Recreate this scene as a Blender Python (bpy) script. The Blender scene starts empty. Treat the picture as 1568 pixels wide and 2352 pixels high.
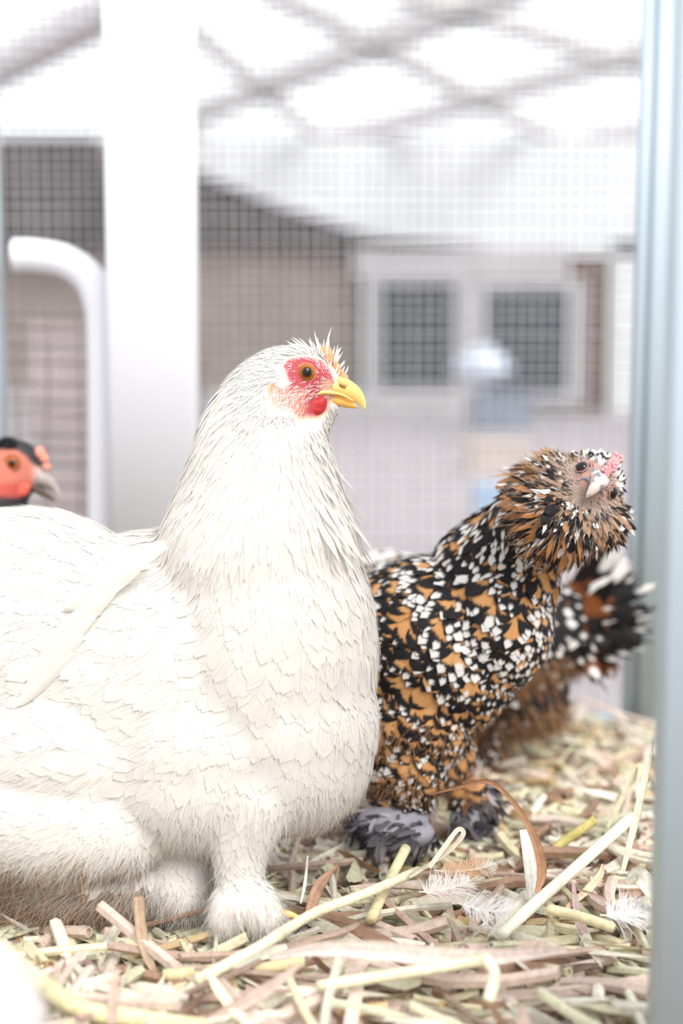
import bpy, bmesh, math, random
import numpy as np
from mathutils import Vector, Matrix
from mathutils.bvhtree import BVHTree

random.seed(7)
RNG = np.random.default_rng(11)
scene = bpy.context.scene
COL = scene.collection

# ------------------------------------------------------------------ camera
CAM = np.array([0.0, 0.0, 0.357])
PITCH = math.radians(5.5)
FOC = 2352 * 50.0 / 36.0
cd = bpy.data.cameras.new('camera')
cd.sensor_fit = 'VERTICAL'; cd.sensor_height = 36.0; cd.sensor_width = 24.0
cd.lens = 50.0; cd.clip_start = 0.05; cd.clip_end = 200
cd.dof.use_dof = True; cd.dof.focus_distance = 0.94; cd.dof.aperture_fstop = 2.8
cam = bpy.data.objects.new('camera', cd); COL.objects.link(cam)
cam.location = CAM; cam.rotation_euler = (math.pi/2 - PITCH, 0, 0)
scene.camera = cam
XR = np.array([1.0, 0, 0])
FW = np.array([0, math.cos(PITCH), -math.sin(PITCH)])
UP = np.array([0, math.sin(PITCH), math.cos(PITCH)])

# ------------------------------------------------------------------ sky, sun, exposure
w = bpy.data.worlds.new('overcast_sky'); scene.world = w
w.use_nodes = True
bgn = w.node_tree.nodes['Background']
bgn.inputs[0].default_value = (0.95, 0.97, 1.0, 1); bgn.inputs[1].default_value = 0.95
sun = bpy.data.lights.new('sun', 'SUN'); sun.energy = 2.3; sun.angle = math.radians(35)
sun.color = (1.0, 0.97, 0.92)
so = bpy.data.objects.new('sun', sun); COL.objects.link(so)
so.rotation_euler = Vector((-0.42, 0.75, -0.85)).to_track_quat('-Z', 'Y').to_euler()
scene.view_settings.view_transform = 'Standard'
scene.view_settings.look = 'None'
scene.view_settings.exposure = 0.58
scene.view_settings.gamma = 1.0
scene.view_settings.use_curve_mapping = False
scene.cycles.use_adaptive_sampling = True; scene.cycles.adaptive_threshold = 0.025
scene.cycles.max_bounces = 6; scene.cycles.diffuse_bounces = 3; scene.cycles.glossy_bounces = 2; scene.cycles.transmission_bounces = 4

# ------------------------------------------------------------------ geometry helpers
def W(px, py, D):
    """world point seen at pixel (px,py) of the photograph, D metres along the view axis"""
    px = np.asarray(px, float); py = np.asarray(py, float); D = np.asarray(D, float)
    a = (px - 784.0) / FOC * D; b = -(py - 1176.0) / FOC * D
    return CAM + a[..., None]*XR + b[..., None]*UP + D[..., None]*FW

def proj(P):
    d = P - CAM
    D = d @ FW
    return 784 + (d @ XR)/D*FOC, 1176 - (d @ UP)/D*FOC, D

def floorD(px, py, z=0.0):
    """view depth at which the pixel's ray meets height z"""
    ray = (px-784)/FOC*XR - (py-1176)/FOC*UP + FW
    return (z - CAM[2]) / ray[2]

def WY(px, py, y):
    ray = (px-784)/FOC*XR - (py-1176)/FOC*UP + FW
    return CAM + ray*(y/ray[1])

def norm(v):
    return v / (np.linalg.norm(v, axis=-1, keepdims=True) + 1e-12)

def tag(o, label=None, cat=None, group=None, kind=None):
    if label: o['label'] = label
    if cat: o['category'] = cat
    if group: o['group'] = group
    if kind: o['kind'] = kind
    return o

def empty(name, loc, label=None, cat=None, group=None, kind=None):
    o = bpy.data.objects.new(name, None); COL.objects.link(o)
    o.location = loc; o.empty_display_size = 0.02
    return tag(o, label, cat, group, kind)

def link(name, me, mat=None, parent=None, smooth=True):
    o = bpy.data.objects.new(name, me); COL.objects.link(o)
    if mat is not None and not me.materials: me.materials.append(mat)
    if smooth and len(me.polygons):
        me.polygons.foreach_set('use_smooth', np.ones(len(me.polygons), bool))
    if parent is not None:
        o.parent = parent
        o.matrix_parent_inverse = Matrix.Translation(parent.matrix_basis.translation).inverted() if parent.parent is None else Matrix()
    return o

def mesh_np(name, V, F):
    """V (n,3), F (m,4) or (m,3) arrays or list of faces"""
    me = bpy.data.meshes.new(name)
    if isinstance(F, np.ndarray):
        n, k = F.shape
        me.vertices.add(len(V)); me.vertices.foreach_set('co', np.ascontiguousarray(V, np.float32).ravel())
        me.loops.add(n*k); me.loops.foreach_set('vertex_index', np.ascontiguousarray(F, np.int32).ravel())
        me.polygons.add(n); me.polygons.foreach_set('loop_start', np.arange(0, n*k, k, dtype=np.int32))
        me.update(calc_edges=True); me.validate()
    else:
        me.from_pydata([tuple(v) for v in V], [], F); me.update()
    return me

def vcol(me, name, C):
    a = me.color_attributes.new(name, 'FLOAT_COLOR', 'POINT')
    c = np.ones((len(me.vertices), 4), np.float32); c[:, :C.shape[1]] = C
    a.data.foreach_set('color', c.ravel())

class MB:
    """collects boxes and tubes and lofts for one mesh"""
    def __init__(s): s.V = []; s.F = []
    def add(s, V, F):
        b = len(s.V); s.V += [tuple(map(float, v)) for v in V]; s.F += [tuple(b+i for i in f) for f in F]
    def box(s, lo, hi, M=None):
        (a, b, c), (d, e, f) = lo, hi
        V = [(a,b,c),(d,b,c),(d,e,c),(a,e,c),(a,b,f),(d,b,f),(d,e,f),(a,e,f)]
        if M is not None: V = [tuple(M @ Vector(v)) for v in V]
        s.add(V, [(0,3,2,1),(4,5,6,7),(0,1,5,4),(1,2,6,5),(2,3,7,6),(3,0,4,7)])
    def tube(s, pts, rad, n=8, cap=True, flat=None, up=(0,0,1)):
        pts = np.asarray(pts, float); m = len(pts)
        rad = np.broadcast_to(np.asarray(rad, float), (m,))
        T = norm(np.gradient(pts, axis=0))
        N = np.cross(T[0], up)
        if np.linalg.norm(N) < 1e-3: N = np.cross(T[0], (1, 0, 0.3))
        N = norm(N); rings = []
        for i in range(m):
            N = norm(N - T[i]*np.dot(N, T[i])); B = np.cross(T[i], N)
            a = np.arange(n)/n*2*math.pi
            fl = 1.0 if flat is None else flat
            rings.append(pts[i] + rad[i]*(np.cos(a)[:, None]*N + fl*np.sin(a)[:, None]*B))
        V = np.concatenate(rings); F = []
        for i in range(m-1):
            for j in range(n):
                k = (j+1) % n
                F.append((i*n+j, i*n+k, (i+1)*n+k, (i+1)*n+j))
        if cap:
            F.append(tuple(range(n-1, -1, -1))); F.append(tuple((m-1)*n+j for j in range(n)))
        s.add(V, F)
    def loft(s, rings, cap=True):
        n = len(rings[0]); m = len(rings); F = []
        for i in range(m-1):
            for j in range(n):
                k = (j+1) % n
                F.append((i*n+j, i*n+k, (i+1)*n+k, (i+1)*n+j))
        if cap:
            F.append(tuple(range(n-1, -1, -1))); F.append(tuple((m-1)*n+j for j in range(n)))
        s.add([v for r in rings for v in r], F)
    def build(s, name, mat, parent=None, smooth=False):
        me = bpy.data.meshes.new(name); me.from_pydata(s.V, [], s.F); me.update()
        bm = bmesh.new(); bm.from_mesh(me); bmesh.ops.recalc_face_normals(bm, faces=bm.faces); bm.to_mesh(me); bm.free()
        return link(name, me, mat, parent, smooth)

def spline(pts, n):
    """Catmull-Rom through rows of pts, n samples"""
    P = np.asarray(pts, float); m = len(P)
    Q = np.concatenate([[2*P[0]-P[1]], P, [2*P[-1]-P[-2]]])
    out = []
    for t in np.linspace(0, m-1-1e-9, n):
        i = int(t); u = t-i; a, b, c, d = Q[i:i+4]
        out.append(.5*((2*b)+(-a+c)*u+(2*a-5*b+4*c-d)*u*u+(-a+3*b-3*c+d)*u**3))
    return np.array(out)

# ------------------------------------------------------------------ materials
def nodes_of(m):
    m.use_nodes = True; nt = m.node_tree
    return nt, nt.nodes, nt.links, nt.nodes['Principled BSDF']

def mat(name, col, rough=0.6, var=0.12, scale=30, bump=0.0, metallic=0.0, spec=0.4, coat=0.0, stretch=None):
    m = bpy.data.materials.new(name); nt, N, Lk, P = nodes_of(m)
    tc = N.new('ShaderNodeTexCoord'); nz = N.new('ShaderNodeTexNoise'); nz.inputs['Scale'].default_value = scale; nz.inputs['Detail'].default_value = 5
    if stretch:
        mp = N.new('ShaderNodeMapping'); mp.inputs['Scale'].default_value = stretch
        Lk.new(tc.outputs['Object'], mp.inputs[0]); Lk.new(mp.outputs[0], nz.inputs['Vector'])
    else: Lk.new(tc.outputs['Object'], nz.inputs['Vector'])
    rp = N.new('ShaderNodeValToRGB')
    c = np.array(col[:3]); rp.color_ramp.elements[0].position = .3; rp.color_ramp.elements[1].position = .7
    rp.color_ramp.elements[0].color = (*(c*(1-var)), 1); rp.color_ramp.elements[1].color = (*np.minimum(c*(1+var), 1), 1)
    Lk.new(nz.outputs[0], rp.inputs[0]); Lk.new(rp.outputs[0], P.inputs['Base Color'])
    P.inputs['Roughness'].default_value = rough; P.inputs['Metallic'].default_value = metallic
    P.inputs['Specular IOR Level'].default_value = spec; P.inputs['Coat Weight'].default_value = coat
    if bump:
        b = N.new('ShaderNodeBump'); b.inputs['Strength'].default_value = bump; b.inputs['Distance'].default_value = .002
        Lk.new(nz.outputs[0], b.inputs['Height']); Lk.new(b.outputs[0], P.inputs['Normal'])
    return m

def attr_mat(name, attr='col', rough=0.7, trans=0.0, bump=0.0, scale=400, spec=0.2, var=0.0):
    """colour from a point colour attribute, optional translucency"""
    m = bpy.data.materials.new(name); nt, N, Lk, P = nodes_of(m)
    a = N.new('ShaderNodeAttribute'); a.attribute_name = attr
    src = a.outputs['Color']
    tc = N.new('ShaderNodeTexCoord'); nz = N.new('ShaderNodeTexNoise'); nz.inputs['Scale'].default_value = scale; nz.inputs['Detail'].default_value = 4
    Lk.new(tc.outputs['Object'], nz.inputs['Vector'])
    if var:
        mr = N.new('ShaderNodeMapRange'); mr.inputs[1].default_value = .3; mr.inputs[2].default_value = .7
        mr.inputs[3].default_value = 1-var; mr.inputs[4].default_value = 1+var
        Lk.new(nz.outputs[0], mr.inputs[0])
        mx = N.new('ShaderNodeVectorMath'); mx.operation = 'SCALE'
        Lk.new(src, mx.inputs[0]); Lk.new(mr.outputs[0], mx.inputs['Scale']); src = mx.outputs[0]
    Lk.new(src, P.inputs['Base Color']); P.inputs['Roughness'].default_value = rough
    P.inputs['Specular IOR Level'].default_value = spec
    if bump:
        b = N.new('ShaderNodeBump'); b.inputs['Strength'].default_value = bump; b.inputs['Distance'].default_value = .001
        Lk.new(nz.outputs[0], b.inputs['Height']); Lk.new(b.outputs[0], P.inputs['Normal'])
    if trans:
        T = N.new('ShaderNodeBsdfTranslucent'); Lk.new(src, T.inputs[0])
        mix = N.new('ShaderNodeMixShader'); mix.inputs[0].default_value = trans
        Lk.new(P.outputs[0], mix.inputs[1]); Lk.new(T.outputs[0], mix.inputs[2])
        Lk.new(mix.outputs[0], N['Material Output'].inputs[0])
    return m

def plume_mat(name, trans=0.2):
    """feather: base colour attr 'col', black band and white tip placed along the feather (uv.y)
    attr 'pat' r = where the black starts, g = where the white starts, b = random"""
    m = bpy.data.materials.new(name); nt, N, Lk, P = nodes_of(m)
    uv = N.new('ShaderNodeUVMap'); uv.uv_map = 'fuv'
    sep = N.new('ShaderNodeSeparateXYZ'); Lk.new(uv.outputs[0], sep.inputs[0])
    col = N.new('ShaderNodeAttribute'); col.attribute_name = 'col'
    pat = N.new('ShaderNodeAttribute'); pat.attribute_name = 'pat'
    sp = N.new('ShaderNodeSeparateColor'); Lk.new(pat.outputs['Color'], sp.inputs[0])
    def math_(op, a, b=None, c=None):
        n = N.new('ShaderNodeMath'); n.operation = op
        for i, v in enumerate((a, b, c)):
            if v is None: continue
            if isinstance(v, (int, float)): n.inputs[i].default_value = v
            else: Lk.new(v, n.inputs[i])
        return n.outputs[0]
    # barb streak noise, stretched along the feather
    cx = N.new('ShaderNodeCombineXYZ')
    Lk.new(math_('MULTIPLY', sep.outputs[0], 14.0), cx.inputs[0])
    Lk.new(math_('MULTIPLY', sep.outputs[1], 2.0), cx.inputs[1])
    Lk.new(math_('MULTIPLY', sp.outputs[2], 37.0), cx.inputs[2])
    nz = N.new('ShaderNodeTexNoise'); nz.inputs['Scale'].default_value = 1.0; nz.inputs['Detail'].default_value = 3
    Lk.new(cx.outputs[0], nz.inputs['Vector'])
    uc = math_('SUBTRACT', sep.outputs[0], 0.5)
    u2 = math_('MULTIPLY', math_('MULTIPLY', uc, uc), 1.0)
    jit = math_('MULTIPLY', math_('SUBTRACT', nz.outputs[0], .5), .20)
    tt = math_('ADD', sep.outputs[1], jit)
    tb = math_('ADD', tt, math_('MULTIPLY', u2, 0.35))
    tw = math_('SUBTRACT', tt, math_('MULTIPLY', u2, 0.95))
    def step(x, e, wd):
        n = N.new('ShaderNodeMapRange'); n.interpolation_type = 'SMOOTHSTEP'
        Lk.new(x, n.inputs[0]); Lk.new(math_('SUBTRACT', e, wd), n.inputs[1]); Lk.new(math_('ADD', e, wd), n.inputs[2])
        return n.outputs[0]
    kb = step(tb, sp.outputs[0], .045); kw = step(tw, sp.outputs[1], .035)
    shade = N.new('ShaderNodeMapRange'); shade.inputs[3].default_value = .82; shade.inputs[4].default_value = 1.15
    Lk.new(nz.outputs[0], shade.inputs[0])
    sc = N.new('ShaderNodeVectorMath'); sc.operation = 'SCALE'; Lk.new(col.outputs['Color'], sc.inputs[0]); Lk.new(shade.outputs[0], sc.inputs['Scale'])
    m1 = N.new('ShaderNodeMix'); m1.data_type = 'RGBA'; Lk.new(kb, m1.inputs[0]); Lk.new(sc.outputs[0], m1.inputs[6]); m1.inputs[7].default_value = (.012, .010, .011, 1)
    m2 = N.new('ShaderNodeMix'); m2.data_type = 'RGBA'; Lk.new(kw, m2.inputs[0]); Lk.new(m1.outputs[2], m2.inputs[6]); m2.inputs[7].default_value = (.80, .77, .74, 1)
    src = m2.outputs[2]
    Lk.new(src, P.inputs['Base Color']); P.inputs['Roughness'].default_value = .62; P.inputs['Specular IOR Level'].default_value = .25
    b = N.new('ShaderNodeBump'); b.inputs['Strength'].default_value = .25; b.inputs['Distance'].default_value = .0006
    Lk.new(nz.outputs[0], b.inputs['Height']); Lk.new(b.outputs[0], P.inputs['Normal'])
    T = N.new('ShaderNodeBsdfTranslucent'); Lk.new(src, T.inputs[0])
    mix = N.new('ShaderNodeMixShader'); mix.inputs[0].default_value = trans
    Lk.new(P.outputs[0], mix.inputs[1]); Lk.new(T.outputs[0], mix.inputs[2])
    Lk.new(mix.outputs[0], N['Material Output'].inputs[0])
    return m

M_white = attr_mat('white_plumage', rough=.75, trans=.42, scale=60, spec=.15)
M_fluff = attr_mat('white_down', rough=.9, trans=.35, spec=.05)
M_skin = attr_mat('skin', rough=.5, bump=.55, scale=900, spec=.35, var=.10)
M_plume = plume_mat('patterned_plumage')
M_strand = attr_mat('fine_barbs', rough=.8, trans=.25, spec=.1)
M_beak_y = mat('yellow_beak', (.90, .62, .20), .32, .08, 90, spec=.5)
M_straw = attr_mat('straw', rough=.6, trans=.12, bump=.2, scale=250, spec=.3, var=.16)

# ------------------------------------------------------------------ the setting beyond the pen
GZ = -0.12                                   # hall ground level, pen stands a little above it
M_ground = mat('pale_lilac_concrete', (.34, .305, .32), .85, .10, 1.5)
M_wallt = mat('taupe_render', (.30, .245, .215), .9, .12, .8)
M_dark = mat('dark_timber_and_eave_shade', (.085, .070, .070), .8, .25, 2)  # plank colour, also used to paint the shade below the eaves
M_frame = mat('pale_window_frame', (.50, .49, .50), .6, .06, 3)
M_pane = mat('dark_window_pane', (.045, .055, .065), .25, .2, 1.5, spec=.6)
M_beam = mat('grey_roof_beam', (.68, .65, .65), .7, .08, 2)
M_rust = mat('brown_plank', (.16, .10, .085), .8, .25, 3)
M_lightwall = mat('pale_gable_cladding', (.74, .75, .77), .8, .06, .7)
M_ledge = mat('stone_ledge', (.52, .49, .50), .85, .08, 2)

g = MB(); g.box((-14, -4, GZ-.2), (14, 19.5, GZ)); o = g.build('floor', M_ground); tag(o, kind='structure')
o['label'] = 'pale lilac-grey concrete ground of the hall beyond the pen'

DW = 18.0
def wall_pt(px, py, D=DW): return W(px, py, D)
def wall_box(mb, x0, y0, x1, y1, D=DW, t=.2):
    a = W(x0, y1, D); b = W(x1, y0, D)
    mb.box((a[0], a[1], a[2]), (b[0], a[1]+t, b[2]))
yw = W(784, 861, DW)[1]
g = MB(); g.box((-14, yw+.25, GZ), (14, yw+.6, 3.3)); wallb = g.build('wall_back', M_wallt); tag(wallb, 'taupe rendered back wall of the hall', kind='structure')
def wpart(name, m, x0, y0, x1, y1, t=.2, parent=None, D=DW):
    a = W(x0, y1, D); b = W(x1, y0, D)
    g = MB(); g.box((a[0], yw+.25-t, a[2]), (b[0], yw+.26, b[2]))
    return g.build(name, m, parent)
def wpoly(name, m, pts, t, parent):
    n = len(pts); f = [W(x, y, DW) for x, y in pts]
    g = MB(); V = [(p[0], yw+.25-t, p[2]) for p in f] + [(p[0], yw+.26, p[2]) for p in f]
    g.add(V, [tuple(range(n)), tuple(range(2*n-1, n-1, -1))] + [(k, n+k, n+(k+1) % n, (k+1) % n) for k in range(n)])
    return g.build(name, m, parent)
wpoly('eave_shadow', M_dark, [(-600, 395), (455, 405), (640, 480), (830, 548), (815, 575), (480, 560), (235, 560), (-600, 560)], .24, wallb)  # shadow under the eaves, painted as a dark slab on the wall
wpoly('plank', M_dark, [(20, 330), (235, 330), (235, 560), (20, 560)], .55, wallb)
wpoly('gable_panel', M_lightwall, [(430, 330), (2400, 330), (2400, 590), (1290, 590), (1000, 560), (850, 545), (640, 478), (455, 402)], .34, wallb)
wpart('plank', M_rust, 1295, 575, 1395, 1000, .30, wallb)
wpart('pilaster', M_lightwall, 1398, 560, 1700, 990, .34, wallb)
wpart('ledge', M_ledge, -800, 900, 1110, 960, .45, wallb)
wpart('lintel_board', M_ledge, 815, 575, 1300, 640, .36, wallb)
for i, (x0, y0, x1, y1) in enumerate(((868, 652, 1042, 892), (1112, 668, 1300, 905))):
    a = W(x0-34, y1+26, DW); b = W(x1+34, y0-24, DW); c = W(x0, y1, DW); d = W(x1, y0, DW)
    e = empty('window_%d' % (i+1), (.5*(a[0]+b[0]), yw+.2, a[2])); e['kind'] = 'structure'
    e['label'] = ('dark square window left of the pale mullion', 'dark wide window beside the brown plank')[i]
    yf = yw-.16
    for nm, lo, hi in (('frame_stile', (a[0], a[2]), (c[0], b[2])), ('frame_stile', (d[0], a[2]), (b[0], b[2])),
                       ('frame_rail', (c[0], a[2]), (d[0], c[2])), ('frame_rail', (c[0], d[2]), (d[0], b[2]))):
        g = MB(); g.box((lo[0], yf, lo[1]), (hi[0], yf+.3, hi[1])); g.build(nm, M_frame, e)
    g = MB(); g.box((c[0], yf+.1, c[2]), (d[0], yf+.14, d[2])); g.build('pane', M_pane, e)

# roof: a flat lattice of beams with clear panes lying on it, sky beyond
RZ = CAM[2] + 3.0
def roof_pt(px, py):
    D = floorD(px, py, RZ)
    return W(px, py, D)
M_glass = bpy.data.materials.new('roof_glazing'); nt, N, Lk, P = nodes_of(M_glass)
tr = N.new('ShaderNodeBsdfTransparent'); tr.inputs[0].default_value = (.97, .98, .98, 1)
gl = N.new('ShaderNodeBsdfTranslucent'); gl.inputs[0].default_value = (.95, .96, .97, 1)
nzz = N.new('ShaderNodeTexNoise'); nzz.inputs['Scale'].default_value = 1.2
mr = N.new('ShaderNodeMapRange'); mr.inputs[3].default_value = .12; mr.inputs[4].default_value = .3
mx = N.new('ShaderNodeMixShader'); Lk.new(nzz.outputs[0], mr.inputs[0]); Lk.new(mr.outputs[0], mx.inputs[0])
Lk.new(tr.outputs[0], mx.inputs[1]); Lk.new(gl.outputs[0], mx.inputs[2]); Lk.new(mx.outputs[0], N['Material Output'].inputs[0])
g = MB(); g.box((-14, 6.0, RZ+.30), (14, yw+.6, RZ+.305)); ceil = g.build('ceiling', M_glass)
tag(ceil, 'glazed roof over a lattice of grey beams', kind='structure')
def beam(p, q, wd, hgt):
    a, b = roof_pt(*p), roof_pt(*q)
    d = b-a; L = np.linalg.norm(d); d /= L; n = np.array([-d[1], d[0], 0])
    e0, e1 = a - d*1.0, b + d*1.5
    g = MB()
    V = [e0-n*wd, e1-n*wd, e1+n*wd, e0+n*wd]
    V = [v+np.array([0, 0, z]) for z in (0, hgt) for v in V]
    g.add(V, [(0,3,2,1),(4,5,6,7),(0,1,5,4),(1,2,6,5),(2,3,7,6),(3,0,4,7)])
    return g.build('roof_beam', M_beam, ceil)
beam((330, 330), (1160, 10), .13, .22)
beam((560, 400), (1500, 140), .12, .22)
beam((850, 455), (1560, 300), .12, .22)
beam((20, 175), (240, 60), .20, .22)
beam((440, 85), (760, 350), .06, .16)
beam((700, 40), (1300, 345), .09, .16)
beam((1080, 50), (1560, 195), .10, .16)
beam((330, 215), (560, 420), .06, .16)

# ------------------------------------------------------------------ loose things far behind the pen
M_bundle = mat('pale_blue_sheet', (.66, .70, .80), .8, .08, 4, bump=.3)
M_blue = mat('faded_blue_plastic', (.23, .26, .32), .6, .15, 4)
M_palepk = mat('pale_peach_board', (.50, .43, .39), .8, .1, 4)
def blob(name, px, py, D, rx, ry, rd, m, seed=0, amp=.18):
    me = bpy.data.meshes.new(name); bm = bmesh.new(); bmesh.ops.create_icosphere(bm, subdivisions=3, radius=1)
    r = random.Random(seed); ph = [r.uniform(0, 6) for _ in range(6)]
    c = W(px, py, D); k = D/FOC
    for v in bm.verts:
        f = 1 + amp*(math.sin(3*v.co.x+ph[0])*math.sin(2.5*v.co.y+ph[1])+.6*math.sin(5*v.co.z+ph[2]))
        v.co = Vector((v.co.x*rx*k*f, v.co.y*rd*k*f, v.co.z*ry*k*f))
    bm.to_mesh(me); bm.free()
    o = link(name, me, m); o.location = c; return o
def stand_box(name, px0, px1, ytop, D, depth, m, zlo=GZ, lid=None):
    a = W(px0, ytop, D); b = W(px1, ytop, D)
    e = empty(name, (.5*(a[0]+b[0]), a[1], zlo))
    g = MB(); tp = .92
    cx, hw = .5*(a[0]+b[0]), .5*(b[0]-a[0]); y0, y1, zt = a[1], a[1]+depth, a[2]
    V = [(cx-hw*tp, y0, zlo), (cx+hw*tp, y0, zlo), (cx+hw*tp, y1, zlo), (cx-hw*tp, y1, zlo), (cx-hw, y0, zt), (cx+hw, y0, zt), (cx+hw, y1, zt), (cx-hw, y1, zt)]
    g.add(V, [(0,3,2,1),(4,5,6,7),(0,1,5,4),(1,2,6,5),(2,3,7,6),(3,0,4,7)])
    g.build('tub_body', m, e)
    g = MB(); r = hw*.06
    g.box((cx-hw-r, y0-r, zt-.02), (cx+hw+r, y1+r, zt+hw*.08)); g.build('rim', lid or m, e)
    return e
e = stand_box('storage_tub', 1085, 1225, 905, 12.0, .5, M_blue)
tag(e, 'faded blue tub standing below the wide dark window', 'tub')
o = blob('bundle', 1108, 842, 12.2, 60, 44, 60, M_bundle, 3); tag(o, 'pale blue-white bundle heaped on the blue tub', 'bundle')
e = stand_box('crate', 1075, 1215, 1015, 7.0, .3, M_palepk); tag(e, 'pale peach crate on the lilac ground in front of the blue tub', 'crate')
e = stand_box('bucket', 1095, 1190, 1120, 3.6, .12, mat('light_blue_plastic', (.33, .45, .60), .5, .1, 5)); tag(e, 'light blue bucket just outside the back mesh', 'bucket')
e = stand_box('crate', 60, 190, 745, 4.5, .4, mat('dusty_pink_box', (.34, .28, .28), .8, .15, 4)); tag(e, 'dusty pink box behind the mesh left of the white post', 'crate')

# ------------------------------------------------------------------ the pen
M_bluepost = mat('blue_grey_paint', (.45, .54, .595), .42, .04, 5, spec=.5)
M_whitepost = mat('white_paint', (.86, .87, .91), .5, .02, 4)
M_pipe = mat('white_plastic_pipe', (.84, .84, .88), .4, .03, 5)
M_wire = mat('galvanised_wire', (.40, .40, .41), .45, .12, 60, metallic=.3)
M_wire2 = mat('brown_coated_wire', (.17, .13, .12), .6, .15, 60)
M_soil = mat('dusty_litter', (.26, .19, .13), .95, .45, 140, bump=.6)

DB = 1.48
yb = W(784, 1650, DB)[1]
g = MB(); g.box((-.62, .30, GZ), (.62, yb+.02, -.025)); o = g.build('pen_floor', M_soil)
tag(o, 'dusty litter-covered floor board of the pen', 'floor', kind='structure')
# back mesh
def wire_grid(name, x0, x1, z0, z1, y, px_, pz_, r, m, parent, wob=.0008, skew=0.0):
    g = MB(); rr = np.random.default_rng(5)
    xs = np.arange(x0, x1, px_); zs = np.arange(z0, z1, pz_)
    for i, x in enumerate(xs):
        dx = rr.normal(0, wob); n = 5; zz = np.linspace(z0, z1, n)
        g.tube([(x+dx+skew*z+rr.normal(0, wob*.6), y+rr.normal(0, wob), z) for z in zz], r, 4, cap=False)
    for i, z in enumerate(zs):
        dz = rr.normal(0, wob); n = 5; xx = np.linspace(x0, x1, n)
        g.tube([(x, y+r*1.6+rr.normal(0, wob), z+dz-skew*x+rr.normal(0, wob*.6)) for x in xx], r, 4, cap=False)
    o = g.build(name, m, parent); o['kind'] = 'stuff'; return o
panel = empty('mesh_panel', (0, yb, 0), 'fine galvanised wire mesh panel closing the back of the pen', 'mesh')
xl, xr_ = W(16, 900, DB)[0], W(1436, 1650, DB)[0]
wire_grid('wire_grid', xl, xr_, -.01, .95, yb, .0104, .0096, .0006, M_wire, panel)
g = MB(); g.box((xl, yb-.006, -.012), (xr_, yb+.012, .004)); g.build('bottom_rail', M_bluepost, panel)
panel2 = empty('mesh_panel', (0, yb+.24, 0), 'coarse brown wire mesh hung behind the fine mesh left of the white post', 'mesh')
wire_grid('wire_grid', -.95, W(470, 900, 1.72)[0], GZ+.005, .42, yb+.24, .031, .0205, .0014, M_wire2, panel2, .003, .04)

def post(name, prof, lean, base, h, m, label, z0=-.012):
    """prof: closed (x,y) polygon, extruded up and leaned sideways"""
    e = empty(name, (base[0], base[1], z0), label, 'post')
    return e
def prism(mb, prof, base, z0, z1, lean):
    n = len(prof)
    V = [(base[0]+x+lean*(z-z0), base[1]+y, z) for z in (z0, z1) for x, y in prof]
    F = [(i, (i+1) % n, n+(i+1) % n, n+i) for i in range(n)] + [tuple(range(n-1, -1, -1)), tuple(n+i for i in range(n))]
    mb.add(V, F)
def rbox(x0, y0, x1, y1, r=.003, k=3):
    out = []
    for cx, cy, a0 in ((x1-r, y1-r, 0), (x0+r, y1-r, 90), (x0+r, y0+r, 180), (x1-r, y0+r, 270)):
        for i in range(k+1):
            a = math.radians(a0+90*i/k); out.append((cx+r*math.cos(a), cy+r*math.sin(a)))
    return out
# far right corner post
bx = W(1440, 1655, DB)
e = empty('corner_post', (bx[0]+.015, yb, -.012), 'pale blue-grey corner post at the far right of the pen', 'post')
g = MB(); prism(g, rbox(.008, -.012, .040, .030), bx, -.012, .95, .010); g.build('tube', M_bluepost, e, True)
g = MB(); prism(g, rbox(-.004, -.004, .009, .018, .002), bx, -.012, .95, .010); g.build('mesh_channel', M_bluepost, e, True)
# far left corner post
bl = W(-40, 1655, DB)
e = empty('corner_post', (bl[0]+.01, yb, -.012), 'thin pale blue corner post at the left edge', 'post')
g = MB(); prism(g, rbox(-.02, -.012, .0305, .02), bl, -.012, .95, -.006); g.build('tube', M_bluepost, e, True)
# near right door jamb
DN = .70
bn = W(1506, 2352, DN)
e = empty('door_jamb', (bn[0]+.02, bn[1], -.025), 'wide blue-grey door jamb along the right edge close to the viewer', 'door jamb')
zl = -.025; l = .004
off = l*(bn[2]-zl)
g = MB(); prism(g, rbox(-off, 0, .06, .022, .002), bn, zl, .75, l); g.build('jamb', M_bluepost, e, True)
g = MB(); prism(g, rbox(.012-off, .0215, .06, .036, .002), bn, zl, .75, l); g.build('jamb_stop', M_bluepost, e, True)
# white upright and bent pipe behind the mesh
DP = 1.36
a = W(246, 1000, DP); b = W(450, 1000, DP)
e = empty('upright_post', (.5*(a[0]+b[0]), a[1], -.012), 'broad white upright post standing before the back mesh', 'post')
g = MB(); prism(g, rbox(0, 0, b[0]-a[0], .048, .006), (a[0], a[1]), -.012, 1.2, 0); g.build('shaft', M_whitepost, e, True)
g = MB(); prism(g, rbox(-.006, -.006, b[0]-a[0]+.006, .055, .004), (a[0], a[1]), -.012, .02, 0); g.build('foot_plate', M_whitepost, e, True)
pp = spline([WY(a_, b_, 1.4325) for a_, b_ in ((30, 586), (80, 587), (150, 600), (205, 640), (232, 710), (238, 800), (240, 1000), (240, 1500))], 48)
pp = np.vstack([pp, [[pp[-1][0], pp[-1][1], -.012]]])
g = MB(); g.tube(pp, .0165, 14); o = g.build('bent_pipe', M_pipe, None, True); tag(o, 'white plastic pipe bending down beside the broad white post', 'pipe')

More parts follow.
